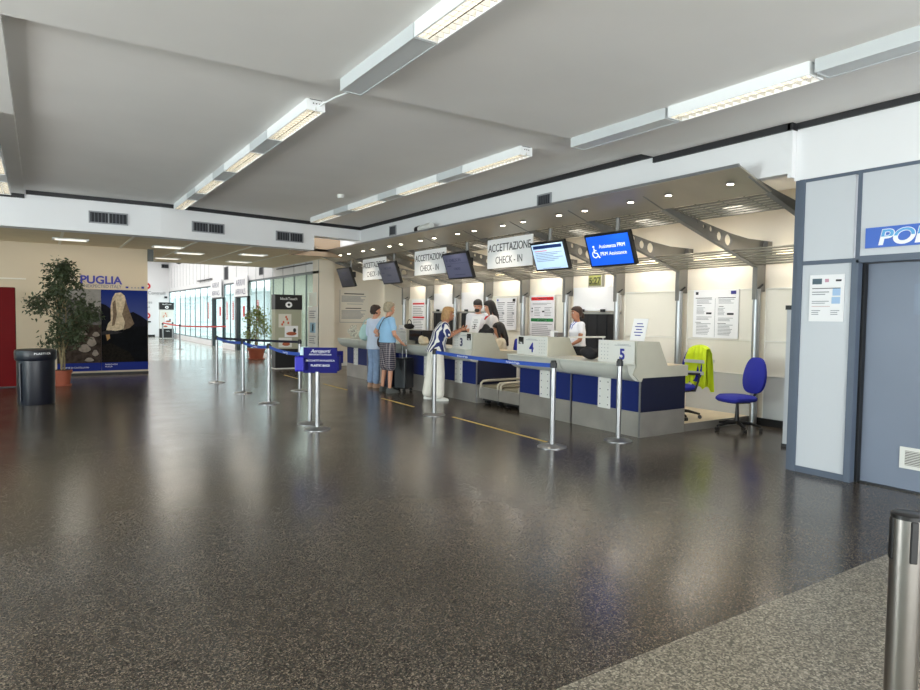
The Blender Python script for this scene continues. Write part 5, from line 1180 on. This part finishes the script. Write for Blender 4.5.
o = MB(T, True); o.ell((-.235, -.03, .06), (.05, .09, .12), 14); o.build('pouch', mat('dark_leather', rgb(56, 40, 46), .5), smooth=True)
MB(T, True).tube([(-.22, -.08, .14), (-.1, -.15, .28), (.02, -.155, .42), (.1, -.125, .52), (.125, -.02, .575), (.1, .1, .5), (-.06, .15, .34), (-.2, .07, .17)], .007, 6).build('strap', MATS['dark_leather'])
T = thing('shoulder_bag', 'mint green cloth shoulder bag hanging from the person in white blouse', 'bag', (5.74, 11.98, .95), FACE_X + .1)
o = MB(T, True)
o.loft([[(-.28 + w * .36 * math.cos(t), -.04 + w * .8 * math.sin(t), z) for t in [2 * PI * k / 16 for k in range(16)]] for z, w in ((.0, .05), (.04, .17), (.14, .2), (.27, .15), (.34, .07))]); o.build('body', mat('mint_canvas', rgb(176, 206, 200), .85, var=.08, scale=8), smooth=True)
MB(T, True).tube([(-.29, -.12, .3), (-.22, -.1, .42), (-.17, -.03, .47), (-.2, .07, .42), (-.29, .03, .3)], .01, 6).build('strap', MATS['mint_canvas'])
def suitcase(label, x, y, rz, w, d, h, m_):
    T = thing('suitcase', label, 'suitcase', (x, y, 0), rz)
    MB(T, True).box(-w / 2, w / 2, -d / 2, d / 2, .055, h).build('shell', m_, bevel=.03)
    m = MB(T, True)
    for k in range(5): m.box(-w / 2 + .05 + k * (w - .1) / 5, -w / 2 + .065 + k * (w - .1) / 5, -d / 2 - .006, d / 2 + .006, .1, h - .05)
    m.build('rib', m_)
    for s_ in (-1, 1):
        for q in (-1, 1): MB(T, True).tube([(s_ * w * .38 - .015, q * d * .3, .028), (s_ * w * .38 + .015, q * d * .3, .028)], .028, 12).build('wheel', M_BLACK, smooth=True)
    MB(T, True).tube([(-w * .2, 0, h - .02), (-w * .2, 0, h + .34), (w * .2, 0, h + .34), (w * .2, 0, h - .02)], .009, 8).build('telescopic_handle', M_CHROME)
suitcase('tall black suitcase with raised handle standing right of the person in plaid shorts', 5.98, 11.12, .5, .33, .26, .66, mat('black_shell', rgb(34, 34, 38), .35))
suitcase('dark navy suitcase standing between the two travellers', 5.9, 11.5, .2, .36, .24, .62, mat('navy_shell', rgb(22, 28, 48), .4))
# woman in striped blouse and white trousers
J = person('blond person in navy and white striped blouse and wide white trousers leaning on desk 3', (5.84, 9.7, 0), FACE_X - .4, 1.66,
           dict(lean=.15, arms=[((.25, .2, 1.16), (.2, .42, 1.27), (0, 0, -1)), ((-.25, .2, 1.14), (-.16, .42, 1.26), (0, 0, -1))], legs=[((.12, .05, .5), (.15, .04, .09), (.2, 1, 0)), ((-.12, -.06, .5), (-.15, -.12, .09), (-.1, 1, 0))], head=(.35, 1, -.1)), SKIN2, HBL, 'bob')
top_garment(J, stripes('navy_white_stripes', rgb(34, 44, 104), rgb(232, 230, 226), 4.6, 4.0, thr=.42), .88, .85, 1.3, 'blouse', .02); leg_garment(J, mat('white_linen', rgb(240, 236, 226), .85, var=.05, scale=6), .95, .13, .105, .105, 'trousers'); shoes(J, M_OFFW)
# staff woman between desks 4 and 5
J = person('dark-haired staff person in white shirt and black skirt standing behind desk 4, facing left', (7.72, 8.1, .1), FACE_X + 2.75, 1.57,
           dict(arms=[((.22, .0, 1.1), (.24, .07, .86), (-1, 0, 0)), ((-.22, .04, 1.1), (-.17, .24, .98), (0, 0, -1))], legs=stand, head=(-.1, 1, -.05)), SKIN2, HD, 'tied')
top_garment(J, mat('white_shirt', rgb(232, 232, 238), .75, var=.03), .98, .45, 1.15, 'shirt'); leg_garment(J, mat('black_cloth_trousers', rgb(22, 22, 26), .8), .93, .12, .08, .06, 'trousers', 1.05); shoes(J, M_BLACK, M_BLACK)
b = MB(J['T'], True); kk = J['k']; b.tube([J['L'](.06, .05, 1.43), J['L'](.07, .12, 1.36), J['L'](.02, .14, 1.15), J['L'](-.05, .13, 1.36), J['L'](-.06, .05, 1.43)], .007, 6).build('lanyard', M_BELT)
# staff pair behind desk 3
J = person('dark-haired bearded staff person in white shirt bending toward a colleague behind desk 3', (7.5, 10.75, .1), FACE_X + 4.0, 1.74,
           dict(lean=.16, arms=[((.21, .1, 1.1), (.12, .3, 1.0), (0, 0, -1)), ((-.21, .08, 1.1), (-.1, .3, 1.0), (0, 0, -1))], legs=stand, head=(.1, 1, -.5)), SKIN, HB, 'short')
top_garment(J, MATS['white_shirt'], .9, .8, 1.08, 'shirt'); leg_garment(J, MATS['black_cloth_trousers'], .93, .1, .075, .06, 'trousers'); shoes(J, M_BLACK, M_BLACK)
bb = Blob(J['T'], True); hcv = J['hc']; bb.ell(hcv + Vector((.01, .055, -.085)), (.056, .05, .038), 12); bb.fuse('beard', HB, .008)
J = person('staff person with long dark hair and white shirt standing nearer behind desk 3', (7.35, 10.02, .1), FACE_X + 2.5, 1.69,
           dict(lean=.05, arms=[((.22, .08, 1.1), (.1, .3, 1.05), (0, 0, -1)), ((-.22, .06, 1.1), (-.16, .3, 1.02), (0, 0, -1))], legs=stand, head=(-.1, 1, -.3)), SKIN, HB, 'long')
top_garment(J, mat('white_shirt_b', rgb(226, 220, 218), .75, var=.03), .92, .8, 1.05, 'shirt'); leg_garment(J, MATS['black_cloth_trousers'], .93, .1, .075, .06, 'trousers'); shoes(J, M_BLACK, M_BLACK)
b = MB(J['T'], True); b.tube([J['L'](-.09, .03, 1.42), J['L'](-.05, .12, 1.38), J['L'](.0, .14, 1.35), J['L'](.06, .12, 1.39), J['L'](.09, .03, 1.42)], .016, 8).build('red_scarf', M_RED)
# seated staff woman
J = person('seated staff person with long dark hair and cream shirt behind desk 3', (7.2, 9.62, .1), FACE_X + 2.5, 1.68,
           dict(sit=True, arms=[((.22, .1, .72), (.14, .34, .8), (0, 0, -1)), ((-.22, .1, .72), (-.14, .34, .8), (0, 0, -1))],
                legs=[((.11, .42, .5), (.11, .4, .09), (.1, 1, 0)), ((-.11, .42, .5), (-.11, .4, .09), (-.1, 1, 0))], head=(.1, 1, -.3)), SKIN, HB, 'long')
top_garment(J, mat('cream_shirt', rgb(226, 216, 192), .8, var=.03), .9, .9, 1.05, 'shirt'); leg_garment(J, MATS['black_cloth_trousers'], .93, .095, .07, .06, 'trousers'); shoes(J, M_BLACK, M_BLACK)
office_chair('dark office chair under the seated staff person behind desk 3', 7.22, 9.62, .1, FACE_X + 2.5 + PI / 2)
